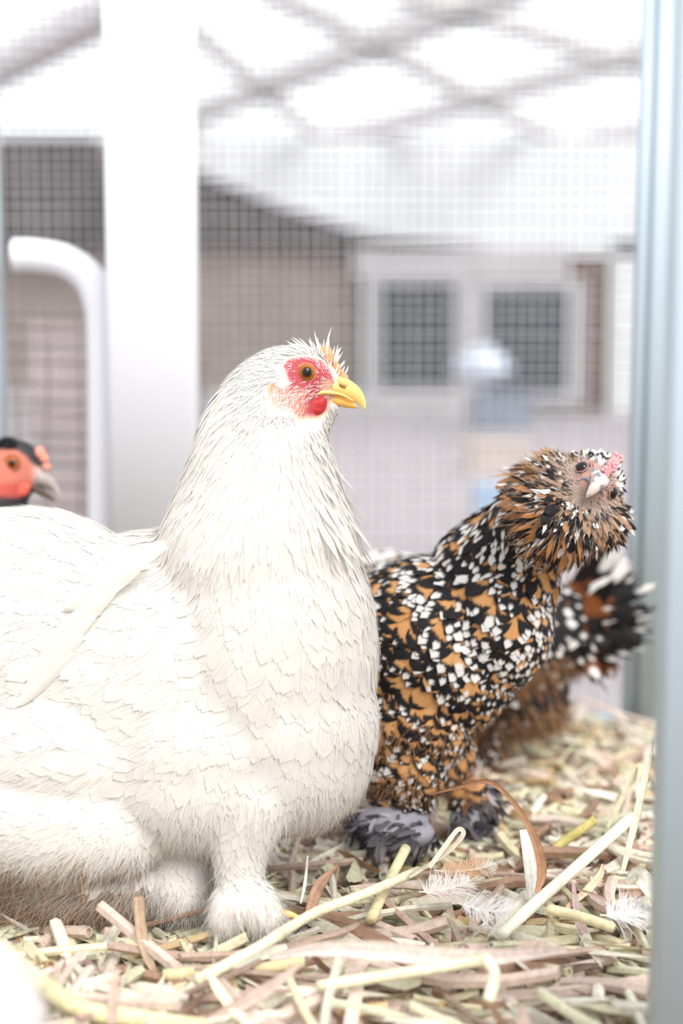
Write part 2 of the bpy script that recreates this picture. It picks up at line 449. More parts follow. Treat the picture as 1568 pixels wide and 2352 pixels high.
# ------------------------------------------------------------------ bird helpers
def ell_mesh(items):
    """items: (centre, (rx,ry,rw), roll_deg) in camera-aligned axes -> one joined mesh of ellipsoids"""
    bm = bmesh.new()
    for c, r, rot in items:
        a = math.radians(rot)
        X = XR*math.cos(a) + UP*math.sin(a); U = -XR*math.sin(a) + UP*math.cos(a)
        M = np.eye(4); M[:3, 0] = X*r[0]; M[:3, 1] = FW*r[2]; M[:3, 2] = U*r[1]; M[:3, 3] = c
        bmesh.ops.create_icosphere(bm, subdivisions=3, radius=1, matrix=Matrix(M.tolist()))
    me = bpy.data.meshes.new('tmp'); bm.to_mesh(me); bm.free(); return me

def remesh(items, voxel, smooth, name):
    me = ell_mesh(items)
    o = bpy.data.objects.new('tmp', me); COL.objects.link(o)
    r = o.modifiers.new('r', 'REMESH'); r.mode = 'VOXEL'; r.voxel_size = voxel
    s = o.modifiers.new('s', 'SMOOTH'); s.factor = .5; s.iterations = smooth
    dg = bpy.context.evaluated_depsgraph_get(); dg.update()
    out = bpy.data.meshes.new_from_object(o.evaluated_get(dg)); out.name = name
    bpy.data.objects.remove(o); bpy.data.meshes.remove(me)
    return out

def bvh_of(me):
    return BVHTree.FromPolygons([v.co for v in me.vertices], [tuple(p.vertices) for p in me.polygons])

def mesh_arrays(me):
    V = np.empty(len(me.vertices)*3, np.float32); me.vertices.foreach_get('co', V); V = V.reshape(-1, 3).astype(float)
    n = len(me.polygons)
    C = np.empty(n*3, np.float32); me.polygons.foreach_get('center', C)
    Nn = np.empty(n*3, np.float32); me.polygons.foreach_get('normal', Nn)
    A = np.empty(n, np.float32); me.polygons.foreach_get('area', A)
    return V, C.reshape(-1, 3).astype(float), Nn.reshape(-1, 3).astype(float), A.astype(float)

PROF = {
    'round': lambda t: np.where(t < .55, .35+.65*np.sin(np.minimum(t/.55, 1)*math.pi/2), np.sqrt(np.maximum(1-((t-.55)/.45)**2, 0))*.999+.001),
    'lance': lambda t: np.maximum(np.sin(np.minimum(t*1.6, 1)*math.pi/2)*(1-t**2.2), .02),
    'blunt': lambda t: np.where(t < .8, .45+.55*np.sin(np.minimum(t/.6, 1)*math.pi/2), np.sqrt(np.maximum(1-((t-.8)/.2)**2, 0))*.85+.1),
    'strand': lambda t: np.maximum(1-t**1.5, .03),
}
def feather_mesh(name, P, N, T, L, Wd, shape='round', lift=.08, kappa=6.0, camber=.12, rows=6, cols=4, col=None, pat=None, wave=None, jag=0.0, sink=.002, bvh=None, hug=.0018, soft=None):
    """one mesh of n feathers: rooted at P, growing along T, lying on a surface of normal N"""
    n = len(P); L = np.broadcast_to(L, (n,)).astype(float); Wd = np.broadcast_to(Wd, (n,)).astype(float)
    lift = np.broadcast_to(lift, (n,)).astype(float); kappa = np.broadcast_to(kappa, (n,)).astype(float)
    T = norm(T - N*np.sum(T*N, 1, keepdims=True)); B = np.cross(N, T)
    t = np.linspace(0, 1, rows+1); u = np.linspace(-1, 1, cols+1)
    wt = PROF[shape](t)
    R, Cc = rows+1, cols+1
    tt = np.repeat(t[None, :, None], Cc, 2)                         # 1,R,C
    tlen = np.broadcast_to(tt, (n, R, Cc)).copy()
    if jag:
        tlen[:, -1, :] += RNG.normal(0, jag, (n, Cc))
        tlen[:, -2, :] += RNG.normal(0, jag*.4, (n, Cc))
    ax = tlen*L[:, None, None]
    hN = lift[:, None, None]*ax - .5*kappa[:, None, None]*ax*ax - camber*(u[None, None, :]**2)*Wd[:, None, None]*.5*wt[None, :, None] - sink
    ub = u[None, None, :]*wt[None, :, None]*Wd[:, None, None]*.5
    if wave is not None:
        ph = RNG.uniform(-1, 1, n)
        ub = ub + (wave*ph)[:, None, None]*(tlen**2)*L[:, None, None]
    if bvh is None:
        V = P[:, None, None, :] + ax[..., None]*T[:, None, None, :] + hN[..., None]*N[:, None, None, :] + ub[..., None]*B[:, None, None, :]
    else:                       # the shaft follows the body surface
        cen = np.empty((n, R, 3)); nor = np.empty((n, R, 3)); tan = np.empty((n, R, 3))
        p = P.copy(); nn = N.copy(); tv = T.copy(); stepl = L/rows
        for r in range(R):
            cen[:, r] = p; nor[:, r] = nn; tan[:, r] = tv
            p = p + tv*stepl[:, None]
            for a in range(n):
                loc, no, _, _ = bvh.find_nearest(p[a])
                p[a] = loc
                nn[a] = .5*nn[a] + .5*np.array(no)
            nn = norm(nn); tv = norm(tv - nn*np.sum(tv*nn, 1, keepdims=True))
        Bv = np.cross(nor, tan)
        hgt = RNG.uniform(0, .0012, n)[:, None] + (hug + .0012*RNG.random(n))[:, None]*t[None, :] + lift[:, None]*(t**1.6)[None, :]*L[:, None] - sink*(1-t)[None, :]
        hN = hgt[:, :, None] - camber*(u[None, None, :]**2)*Wd[:, None, None]*.5*wt[None, :, None]
        dax = (tlen - tt)*L[:, None, None]
        V = cen[:, :, None, :] + hN[..., None]*nor[:, :, None, :] + ub[..., None]*Bv[:, :, None, :] + dax[..., None]*tan[:, :, None, :]
    V = V.reshape(-1, 3)
    i, j = np.meshgrid(np.arange(rows), np.arange(cols), indexing='ij')
    q = np.stack([i*Cc+j, (i+1)*Cc+j, (i+1)*Cc+j+1, i*Cc+j+1], -1).reshape(-1, 4)
    F = (q[None] + (np.arange(n)*R*Cc)[:, None, None]).reshape(-1, 4)
    me = mesh_np(name, V, F)
    if soft is not None and bvh is not None:
        nv = norm((nor[:, :, None, :] + Bv[:, :, None, :]*(u*(1-soft)*.5)[None, None, :, None])*np.ones((1, 1, Cc, 1))).reshape(-1, 3)
        me.polygons.foreach_set('use_smooth', np.ones(len(me.polygons), bool))
        me.normals_split_custom_set_from_vertices(nv.tolist())
    elif soft is not None:
        me.polygons.foreach_set('use_smooth', np.ones(len(me.polygons), bool))
        me.normals_split_custom_set_from_vertices(np.repeat(N, R*Cc, 0).tolist())
    k = R*Cc
    if col is not None:
        if col.ndim == 3:      # (n,R,3)
            c = np.repeat(col[:, :, None, :], Cc, 2).reshape(-1, 3)
        else: c = np.repeat(col, k, 0)
        vcol(me, 'col', c)
    if pat is not None:
        vcol(me, 'pat', np.repeat(pat, k, 0))
        uvv = np.stack([np.broadcast_to((u*.5+.5)[None, :], (R, Cc)), np.broadcast_to(t[:, None], (R, Cc))], -1).reshape(-1, 2)
        loops = np.empty(len(me.loops), np.int32); me.loops.foreach_get('vertex_index', loops)
        uvl = me.uv_layers.new(name='fuv'); uvl.data.foreach_set('uv', uvv[loops % k].astype(np.float32).ravel())
    return me

class Bird:
    def __init__(s, D0): s.D0 = D0; s.s = D0/FOC
    def e(s, px, py, w, rx, ry=None, rw=None, rot=0):
        k = s.s; ry = ry or rx; rw = rw or rx
        return (W(px, py, s.D0+w*k), (rx*k, ry*k, rw*k), rot)
    def chain(s, pts, n=8):
        """pts rows (px,py,w,rx,rw): smooth tapered limb as a row of spheres"""
        P = spline(pts, n); return [s.e(p[0], p[1], p[2], p[3], p[3], p[4]) for p in P]
    def p(s, px, py, w): return W(px, py, s.D0+np.asarray(w, float)*s.s)

def field(G, px, py, power=3.0):
    """guides G rows: px,py, dx,dy,dw, L,W -> interpolated direction (world) and size in px"""
    G = np.asarray(G, float)
    d2 = (px[:, None]-G[None, :, 0])**2 + (py[:, None]-G[None, :, 1])**2 + 400
    w_ = d2**(-power/2); w_ /= w_.sum(1, keepdims=True)
    q = w_ @ G[:, 2:]
    T = q[:, 0:1]*XR - q[:, 1:2]*UP + q[:, 2:3]*FW
    return norm(T), q[:, 3], q[:, 4]

def scatter(C, Nn, A, weight, n):
    p = A*weight; p = p/p.sum()
    i = RNG.choice(len(C), n, p=p)
    return i

def inpoly(px, py, poly):
    poly = np.asarray(poly, float); x0, y0 = poly[:, 0], poly[:, 1]; x1, y1 = np.roll(x0, -1), np.roll(y0, -1)
    c = np.zeros(len(px), bool)
    for a, b, c2, d in zip(x0, y0, x1, y1):
        if b == d: continue
        k = ((b > py) != (d > py)) & (px < (c2-a)*(py-b)/(d-b)+a); c ^= k
    return c
def polydist(px, py, poly):
    """signed distance in px, negative inside"""
    poly = np.asarray(poly, float); best = np.full(len(px), 1e9)
    for a, b in zip(poly, np.roll(poly, -1, 0)):
        ab = b-a; t = np.clip(((px-a[0])*ab[0]+(py-a[1])*ab[1])/(ab@ab+1e-9), 0, 1)
        best = np.minimum(best, np.hypot(px-a[0]-t*ab[0], py-a[1]-t*ab[1]))
    return np.where(inpoly(px, py, poly), -best, best)
def sstep(x, a, b):
    t = np.clip((x-a)/(b-a), 0, 1); return t*t*(3-2*t)
def mixc(a, b, k): return a*(1-k[:, None]) + np.asarray(b)*k[:, None]

def eyeball(name, c, r, axis, parent, iris=(.55, .22, .03), pup=.52, lid=None, lidr=None):
    """sphere with a radial iris looking along axis; eyelid ring child"""
    me = bpy.data.meshes.new(name); bm = bmesh.new(); bmesh.ops.create_uvsphere(bm, u_segments=32, v_segments=24, radius=r)
    q = Vector(axis).to_track_quat('Z', 'Y'); bm.transform(q.to_matrix().to_4x4())
    bm.to_mesh(me); bm.free()
    V = np.array([v.co[:] for v in me.vertices]); ca = V @ np.asarray(norm(np.asarray(axis, float)))/r
    ang = np.arccos(np.clip(ca, -1, 1))
    cc = np.zeros((len(V), 3))
    cc[:] = iris
    cc = mixc(cc, np.array(iris)*.35, sstep(ang, 1.0, 1.25))
    cc = mixc(cc, (.10, .03, .02), sstep(ang, 1.2, 1.4))
    cc = mixc(cc, np.array(iris)*.45, 1-sstep(ang, pup+.08, pup+.28))
    cc = mixc(cc, (.004, .004, .005), 1-sstep(ang, pup-.06, pup+.06))
    vcol(me, 'col', cc)
    o = link(name, me, M_eye, parent)
    o.location = Vector(c) ; o.matrix_parent_inverse = Matrix.Translation(parent.location).inverted()
    return o
M_eye = attr_mat('glossy_eye', rough=.04, spec=.38)

def ring_tube(mb, c, axis, rad, tr, n=28, k=8, sq=1.0):
    ax = norm(np.asarray(axis, float)); a = norm(np.cross(ax, (0.1, .2, 1))); b = np.cross(ax, a); rings = []
    for i in range(n):
        th = 2*math.pi*i/n; d = math.cos(th)*a + sq*math.sin(th)*b
        rings.append([c + d*rad + tr*(math.cos(f)*norm(d)+math.sin(f)*ax) for f in np.arange(k)/k*2*math.pi])
    V = [v for r in rings for v in r]; F = []
    for i in range(n):
        for j in range(k):
            F.append((i*k+j, i*k+(j+1) % k, ((i+1) % n)*k+(j+1) % k, ((i+1) % n)*k+j))
    mb.add(V, F)

def beak_loft(bird, secs, w0, n=14, flatb=1.0):
    """secs rows: px,py,half height(px), half width(px), tilt"""
    rings = []; S = spline(secs, 12)
    for r in S:
        px, py, hh, hw, tl = r
        ring = []
        for j in range(n):
            a = 2*math.pi*j/n
            dx = math.sin(math.radians(tl))*math.sin(a)*hh; dy = -math.cos(math.radians(tl))*math.sin(a)*hh
            ring.append(bird.p(px+dx, py+dy, w0+math.cos(a)*hw))
        rings.append(ring)
    return rings

# ------------------------------------------------------------------ white hen (the main subject)
B = Bird(0.95)
hen = empty('hen', B.p(500, 2120, -60), 'white feather-footed hen in profile with red face and yellow beak', 'chicken', 'chickens in the pen')
it = [B.e(400, 1570, 90, 478, 368, 275), B.e(60, 1490, 130, 360, 340, 265), B.e(-260, 1420, 150, 260, 250, 210),
      B.e(618, 1500, 20, 252, 380, 235), B.e(650, 1660, 10, 222, 215, 215), B.e(720, 1780, 10, 110, 105, 130), B.e(655, 1725, 10, 205, 190, 205),
      B.e(130, 1890, -60, 275, 135, 150, -4), B.e(470, 1780, -20, 260, 180, 185), B.e(480, 1700, 20, 300, 230, 230), B.e(180, 1720, 30, 300, 200, 225), B.e(160, 2010, -20, 210, 100, 120, -6)]
it += B.chain([(595, 1290, 20, 238, 210), (598, 1160, 12, 192, 165), (600, 1080, 6, 168, 138), (598, 1000, 2, 138, 108), (622, 930, 0, 112, 84), (650, 890, 0, 92, 68)], 14)
it += [B.e(680, 873, 0, 88, 78, 58), B.e(728, 878, 0, 58, 52, 42), B.e(715, 920, 0, 48, 40, 34), B.e(645, 895, 0, 62, 58, 58), B.e(748, 934, 0, 36, 26, 24), B.e(722, 965, 0, 40, 40, 36)]
it += B.chain([(590, 1830, -110, 92, 90), (555, 1930, -125, 66, 66), (548, 2010, -135, 52, 52)], 7)
it += [B.e(560, 2075, -150, 78, 55, 80), B.e(600, 2105, -160, 55, 40, 60), B.e(520, 2110, -165, 45, 40, 60)]
it += B.chain([(440, 1900, 20, 95, 95), (420, 2000, 0, 76, 76), (410, 2045, -20, 78, 78)], 6)
body = remesh(it, .0024, 22, 'body')
V, C, Nn, A = mesh_arrays(body); BV = bvh_of(body)
px, py, pd = proj(V)
FACE = [(648, 838), (664, 823), (700, 817), (738, 826), (758, 848), (768, 876), (776, 908), (752, 922), (752, 942), (728, 958), (704, 957), (688, 962), (668, 942), (640, 938), (618, 918), (608, 888), (622, 876), (648, 893), (664, 882), (655, 858)]
fd = polydist(px, py, FACE); head_only = (py < 985) & (px > 590)
cc = np.tile(np.array([.86, .83, .78]), (len(V), 1))
red = np.tile(np.array([.45, .055, .070]), (len(V), 1))
red = mixc(red, (.58, .20, .14), sstep(py, 880, 905)*(1-sstep(px, 690, 715)))
red = mixc(red, (.60, .34, .18), 1-sstep(px, 618, 648))
red = mixc(red, (.66, .34, .20), (1-sstep(np.hypot(px-755, py-893), 10, 28)))
k = (1-sstep(fd, -5, 5))*head_only
cc = mixc(cc, red, k)
cc = mixc(cc, (.70, .42, .2), (1-sstep(fd, 0, 16))*head_only*sstep(fd, -4, 4)*sstep(py, 900, 930)*.8)
# soiled underside at the back
dirt = sstep(py, 1975, 2080)*(1-sstep(px, 300, 430))
cc = mixc(cc, (.22, .15, .10), dirt*.9)
vcol(body, 'col', cc)
o = link('body', body, M_skin, hen)

GW = [(765, 850, -.1, -1, 0, 20, 6), (748, 822, -.6, -.8, 0, 24, 7), (700, 795, -1, -.25, 0, 34, 9), (640, 810, -1, .25, 0, 40, 11), (590, 835, -.8, .6, 0, 60, 13), (545, 890, -.55, .9, 0, 105, 15), (480, 990, -.40, 1, 0, 130, 17),
      (600, 930, -.5, 1, 0, 80, 12), (640, 990, -.25, 1, 0, 110, 15), (600, 1050, -.25, 1, 0, 140, 20), (710, 985, .1, 1, 0, 60, 12), (750, 960, .1, 1, 0, 30, 8), (760, 1060, .22, 1, 0, 100, 18), (770, 1120, .25, 1, 0, 120, 22),
      (430, 1130, -.45, 1, 0, 150, 20), (600, 1200, -.12, 1, 0, 150, 26), (770, 1220, .2, 1, 0, 120, 26), (690, 1130, .05, 1, 0, 140, 24),
      (300, 1230, -1, .35, 0, 140, 55), (100, 1200, -1, .2, 0, 140, 60), (-100, 1200, -1, .3, 0, 140, 60), (600, 1400, -.3, 1, 0, 120, 55), (820, 1400, .12, 1, 0, 110, 50), (400, 1480, -.85, .7, 0, 130, 62),
      (860, 1600, .02, 1, 0, 100, 42), (650, 1650, -.4, 1, 0, 110, 50), (300, 1660, -1, .45, 0, 120, 60), (100, 1500, -1, .5, 0, 140, 60), (100, 1850, -1, .35, 0, 110, 36),
      (760, 1840, .1, 1, 0, 70, 20), (600, 1850, -.2, 1, 0, 80, 24), (555, 1960, 0, 1, 0, 60, 18), (560, 2080, .3, 1, -.3, 70, 12), (420, 2030, -.1, 1, -.2, 70, 14), (150, 2040, -.8, .9, 0, 80, 14)]
fpx, fpy, fD = proj(C)
T, Lp, Wp = field(GW, fpx, fpy)
ffd = polydist(fpx, fpy, FACE)
onface = ((ffd < 3) & (fpy < 990) & (fpx > 590)) | ((fpx > 762) & (fpy < 925) & (fpy > 845))
wt = 1/(Lp*Wp) * (~onface) * (fpy < 2010)
idx = scatter(C, Nn, A, wt, 11000)
S_ = B.s
def white_cols(n, base=(.905, .878, .838), sd=.008):
    c = np.array(base) * (1+RNG.normal(0, sd, (n, 1)))
    c[:, 2] *= 1+RNG.normal(0, .015, n); return np.clip(c, 0, .95)
tx, ty, _ = proj(C[idx] + T[idx]*(Lp[idx]*S_)[:, None]); tx2, ty2, _ = proj(C[idx] + T[idx]*(Lp[idx]*S_*.5)[:, None])
idx = idx[~(((polydist(tx, ty, FACE) < 1) & (ty < 985)) | ((polydist(tx2, ty2, FACE) < 1) & (ty2 < 985)))]
z = (fpy[idx] < 1320) & (Wp[idx] < 34)
lf = np.full(len(idx), .0); front = (fpx[idx] > 715) & (fpy[idx] > 990) & (fpy[idx] < 1230)
jj = RNG.random(len(idx))
lf[front & (jj > .90)] = .28
kp = np.where(z, 9.0, 6.5)
def rough_dir(Tv, sd): return norm(Tv + RNG.normal(0, sd, Tv.shape))
i1 = idx[z]; me = feather_mesh('hackle_feathers', C[i1], Nn[i1], rough_dir(T[i1], .07), Lp[i1]*S_*RNG.uniform(.75, 1.2, len(i1)), Wp[i1]*S_*RNG.uniform(1.1, 1.6, len(i1)), 'lance', lf[z], kp[z], .15, 6, 2, col=white_cols(len(i1)), wave=.05, bvh=BV, hug=.0008, soft=.75)
o = link('hackle_feathers', me, M_white, hen); o['kind'] = 'stuff'
i2 = idx[~z]; cw = white_cols(len(i2))
me = feather_mesh('body_feathers', C[i2], Nn[i2], rough_dir(T[i2], .10), Lp[i2]*S_*RNG.uniform(.75, 1.15, len(i2)), Wp[i2]*S_*RNG.uniform(.8, 1.15, len(i2)), 'round', 0, kp[~z], .08, 6, 4, col=cw, bvh=BV, hug=.0004, soft=1.0)
o = link('body_feathers', me, M_white, hen); o['kind'] = 'stuff'
# fine barbs that knit the feathers together
ik = scatter(C, Nn, A, ((fpy > 1000) & (fpy < 1920))*1.0, 24000)
me = feather_mesh('feather_barbs', C[ik], Nn[ik], rough_dir(T[ik], .10), RNG.uniform(35, 75, len(ik))*S_, 1.9*S_, 'strand', RNG.uniform(.03, .10, len(ik)), 3.0, 0, 4, 1, col=white_cols(len(ik)), wave=.12, sink=-.0010, soft=1)
o = link('feather_barbs', me, M_white, hen); o['kind'] = 'stuff'
# head: short bristly feathers
wt = ((fpy < 960) & (fpx > 560) & ~onface)*1.0
ih = scatter(C, Nn, A, wt, 3200)
tp = C[ih] + T[ih]*22*S_; tx, ty, _ = proj(tp); okh = ~((polydist(tx, ty, FACE) < 2) & (ty < 975)); ih = ih[okh]
hl = np.interp(fpx[ih], [560, 640, 720, 770], [48, 30, 20, 16])*S_*RNG.uniform(.7, 1.3, len(ih))
me = feather_mesh('head_feathers', C[ih], Nn[ih], rough_dir(T[ih], .2), hl, 6.5*S_, 'lance', .06, 12, .1, 4, 1, bvh=BV, hug=.0005, soft=.8, col=white_cols(len(ih), (.88, .87, .84)), sink=.0008)
o = link('head_feathers', me, M_white, hen); o['kind'] = 'stuff'
# white bristles over the red skin
wt = ((ffd < 4) & (fpy < 975) & (fpx > 600))*(1.0 - .85*(np.hypot(fpx-703, fpy-856) < 30)) * np.where((fpx > 690) & (fpy > 918), .12, 1)
wt = wt*np.where(fpy > 870, 1.3, .8)
ib = scatter(C, Nn, A, wt, 1500)
GB = [(650, 850, -.8, .5, 0, 18, 2), (700, 822, -1, -.2, 0, 16, 2), (750, 840, -.2, -1, 0, 16, 2), (700, 890, -.9, .35, 0, 22, 2), (650, 910, -.5, .9, 0, 26, 2), (620, 910, -.1, 1, 0, 22, 2), (740, 890, -.8, .3, 0, 14, 2), (690, 940, -.6, .8, 0, 20, 2)]
Tb, Lb, Wb = field(GB, fpx[ib], fpy[ib])
me = feather_mesh('face_bristles', C[ib], Nn[ib], rough_dir(Tb, .22), Lb*S_*RNG.uniform(.6, 1.2, len(ib)), 1.35*S_, 'strand', .30, 60, .0, 4, 1, col=white_cols(len(ib), (.88, .84, .78)), wave=.2, sink=.0003)
o = link('face_bristles', me, M_strand, hen); o['kind'] = 'stuff'
# pale tufts: brow behind the ear, chin
it_ = scatter(C, Nn, A, ((polydist(fpx, fpy, [(612, 842), (650, 835), (662, 862), (664, 885), (640, 880), (620, 862)]) < 2) & (fpx > 600) & (fpy < 900))*1.0, 260)
me = feather_mesh('ear_tuft', C[it_], Nn[it_], rough_dir(np.tile(-XR*.9-UP*(-.1), (len(it_), 1)) - UP*.25, .2), 34*S_*RNG.uniform(.7, 1.2, len(it_)), 5*S_, 'lance', .2, 14, .1, 4, 1, col=white_cols(len(it_), (.88, .87, .85)))
o = link('ear_tuft', me, M_white, hen); o['kind'] = 'stuff'
# crest bristles over the comb
cp = []; ct = []; cl = []
for x, y, dx, dy, L_ in ((690, 797, -.9, .35, 44), (700, 793, -.75, .5, 48), (712, 795, -.6, .45, 40), (726, 800, -.35, .9, 46), (733, 803, -.15, 1, 50), (740, 806, -.1, 1, 38), (748, 812, .12, 1, 62), (752, 815, -.1, 1, 40),
                         (757, 822, .2, 1, 34), (764, 830, .1, 1, 56), (770, 838, .35, .9, 44), (776, 846, .45, .9, 34), (782, 856, .5, .85, 26), (760, 835, .3, .9, 30), (745, 815, 0, 1, 30), (738, 812, .3, .8, 34), (766, 850, .35, 1, 28), (774, 860, .4, 1, 24)):
    for q in range(3):
        cp.append(B.p(x+RNG.normal(0, 4), y+RNG.normal(0, 4)+6, RNG.normal(-8, 14))); v = dx*XR + dy*UP + RNG.normal(0, .12, 3); ct.append(v); cl.append(L_*RNG.uniform(.6, 1.05)*S_)
cp = np.array(cp); ct = norm(np.array(ct)); nn = norm(np.cross(ct, np.tile(-FW, (len(cp), 1)))); nn = norm(np.cross(nn, ct))
me = feather_mesh('crest_bristles', cp, nn, ct, np.array(cl), 5.5*S_, 'lance', 0, 0, .1, 5, 1, col=white_cols(len(cp), (.9, .89, .86)), wave=.12)
o = link('crest_bristles', me, M_white, hen); o['kind'] = 'stuff'
# down and fluff at thighs, belly edge and feet
wt = (sstep(fpy, 1700, 1900) + .04)*(fpy > 1180) * np.where((fpx < 340) & (fpy > 1900), 2.5, 1)*np.where(fpy > 1990, 2.2, 1)
ii = scatter(C, Nn, A, wt, 34000)
Tf, Lf, _ = field(GW, fpx[ii], fpy[ii])
Lf = np.clip(Lf, 40, 80)*np.where(fpy[ii] < 1750, .6, 1)*RNG.uniform(.5, 1.25, len(ii))*S_
c0 = white_cols(len(ii), (.87, .845, .80))
dk = sstep(fpy[ii] + RNG.normal(0, 25, len(ii)), 1950, 2065)*(1-sstep(fpx[ii]+RNG.normal(0, 30, len(ii)), 290, 440))
dk = np.maximum(dk, .35*sstep(fpy[ii]+RNG.normal(0, 40, len(ii)), 2040, 2120))
c0 = mixc(c0, (.25, .165, .11), dk*RNG.uniform(.5, 1, len(ii)))
me = feather_mesh('down', C[ii], Nn[ii], rough_dir(Tf, .3), Lf, 1.5*S_, 'strand', RNG.uniform(.1, .5, len(ii)), 14, 0, 4, 1, col=c0, wave=.25, soft=1)
o = link('down', me, M_fluff, hen); o['kind'] = 'stuff'
ii = scatter(C, Nn, A, sstep(fpy + 22*np.sin(fpx*.045) + 14*np.sin(fpx*.11), 1945, 2075)*(1-sstep(fpx, 250, 390))*(fD < B.D0+.02), 4200); n = len(ii)
cs = np.tile([.30, .20, .135], (n, 1))*RNG.uniform(.5, 1.9, (n, 1)); cs = np.stack([cs*.9, cs, cs, cs*1.15, cs*1.5], 1)
me = feather_mesh('soiled_down', C[ii], Nn[ii], rough_dir(np.tile(-UP - XR*.35, (n, 1)), .35), RNG.uniform(45, 120, n)*S_, 2.6*S_, 'strand', RNG.uniform(.1, .5, n), 8, 0, 4, 1, col=np.clip(cs, 0, .8), wave=.3)
o = link('soiled_down', me, M_fluff, hen); o['kind'] = 'stuff'
# wing quills showing at the left
for q, (x0, y0, x1, y1, wd_) in enumerate(((330, 1290, 150, 1395, 60), (270, 1345, 95, 1505, 46), (215, 1415, 62, 1562, 40), (190, 1460, 50, 1600, 36), (170, 1500, 38, 1622, 30), (380, 1250, 200, 1340, 56))):
    pa, pb = B.p(x0, y0, -165+q*2), B.p(x1, y1, -120-q*3)
    d = pb-pa; n_ = norm(np.array([np.cross(np.cross(d, -FW), d)]))
    me = feather_mesh('wing_feather', np.array([pa]), n_, np.array([d]), np.array([np.linalg.norm(d)]), np.array([wd_*S_]), 'round', .10, 1.4, .3, 10, 6, col=white_cols(1, (.88, .86, .81)), sink=0)
    link('wing_feather', me, M_white, hen)
# eye with lid
ec = B.p(703, 857, -45); ax = norm(-FW*1.0 + XR*.12 + UP*.02)
eye = eyeball('eye', ec, 21*S_, ax, hen, iris=(.40, .12, .010), pup=.52)
g = MB(); ring_tube(g, ec + ax*6*S_, ax, 20.5*S_, 2.0*S_); o = g.build('eyelid', mat('orange_eyelid', (.60, .26, .11), .5, .2, 900, bump=.3), eye, True)
o.matrix_parent_inverse = Matrix.Translation(eye.location).inverted()
ec2 = B.p(703, 857, 45); eye2 = eyeball('eye', ec2, 21*S_, -ax*np.array([-1, 1, -1]), hen, iris=(.50, .17, .015), pup=.56)
# beak
beak = empty('beak', B.p(780, 900, 0)); beak.parent = hen; beak.matrix_parent_inverse = Matrix.Translation(hen.location).inverted(); 
def add_part(mb, name, m, parent, smooth=True):
    o = mb.build(name, m, None, smooth); o.parent = parent
    Mw = Matrix.Translation(parent.location) if parent.parent is None or parent.type == 'EMPTY' else Matrix()
    o.matrix_parent_inverse = Mw.inverted(); return o
g = MB(); g.loft(beak_loft(B, [(748, 886, 20, 30, 5), (768, 886, 24, 28, 15), (788, 891, 24, 23, 25), (805, 899, 21, 17, 35), (819, 909, 16.5, 11.5, 46), (829.5, 921, 10.5, 7, 60), (835, 932, 5.5, 3.8, 72), (838, 943, 1, 1, 80)], 0))
add_part(g, 'upper_beak', M_beak_y, beak)
g = MB(); g.loft(beak_loft(B, [(738, 914, 10, 25, 5), (760, 917, 13, 21, 8), (785, 922, 13, 15.5, 14), (804, 929, 9, 10, 20), (820, 935, 3, 4, 24)], 0))
add_part(g, 'lower_beak', mat('amber_beak', (.84, .46, .10), .38, .1, 90), beak)
g = MB(); gp = spline([B.p(724, 905, -34), B.p(740, 901, -33), B.p(762, 902, -29), B.p(786, 907, -22), B.p(812, 921, -12)], 16); g.tube(gp, np.linspace(6, 2.5, 16)*S_, 8)
gp = spline([B.p(724, 905, 34), B.p(740, 901, 33), B.p(762, 902, 29), B.p(786, 907, 22), B.p(812, 921, 12)], 16); g.tube(gp, np.linspace(6, 2.5, 16)*S_, 8)
add_part(g, 'gape', M_beak_y, beak)
for sgn in (-1, 1):
    g = MB(); gp = spline([B.p(776, 872, 20*sgn), B.p(786, 878, 22*sgn), B.p(797, 886, 19*sgn)], 8); g.tube(gp, np.array([4, 6, 7.5, 8, 8, 7, 5, 3])*S_, 10); add_part(g, 'nostril_flap', M_beak_y, beak)
    g = MB(); gp = spline([B.p(778, 884, 24.5*sgn), B.p(786, 889, 24*sgn), B.p(793, 891, 21.5*sgn)], 6); g.tube(gp, 1.8*S_, 6); add_part(g, 'nostril', mat('nostril_brown', (.25, .08, .03), .7, .1, 90), beak)
# comb: low serrated ridge in three lobes
M_comb = mat('peach_comb', (.80, .36, .16), .5, .16, 500, bump=.4)
g = MB()
for x0, y0, x1, y1, r0, wz in ((748, 822, 742, 792, 13, 0), (756, 828, 753, 793, 11, -8), (740, 818, 735, 800, 10, 6), (768, 846, 766, 826, 11, 0), (776, 852, 772, 832, 9, -6), (782, 864, 784, 848, 10, 2), (792, 872, 790, 858, 9, 0)):
    pts = spline([B.p(x0, y0+6, wz), B.p(.5*(x0+x1), .5*(y0+y1), wz), B.p(x1, y1, wz)], 7); g.tube(pts, np.array([r0, r0, r0*.98, r0*.9, r0*.75, r0*.5, r0*.15])*S_, 10)
g.build('comb', M_comb, hen, True)
# wattle
def wattle(cx, cy, w0, rx, ry, rw, m, bird, parent, rot=0):
    me = ell_mesh([bird.e(cx, cy, w0, rx, ry, rw, rot), bird.e(cx+rx*.45, cy-ry*.35, w0, rx*.6, ry*.6, rw, rot)])
    o = bpy.data.objects.new('t', me); COL.objects.link(o)
    r = o.modifiers.new('r', 'REMESH'); r.mode = 'VOXEL'; r.voxel_size = .0009; s_ = o.modifiers.new('s', 'SMOOTH'); s_.iterations = 6
    dg = bpy.context.evaluated_depsgraph_get(); dg.update(); out = bpy.data.meshes.new_from_object(o.evaluated_get(dg)); bpy.data.objects.remove(o)
    out.name = 'wattle'; return link('wattle', out, m, parent)
M_wat = mat('red_wattle', (.50, .030, .028), .42, .25, 300, bump=.5)
wattle(712, 936, -31, 39, 26, 12, M_wat, B, hen, 18); wattle(712, 936, 31, 39, 26, 12, M_wat, B, hen, 16)
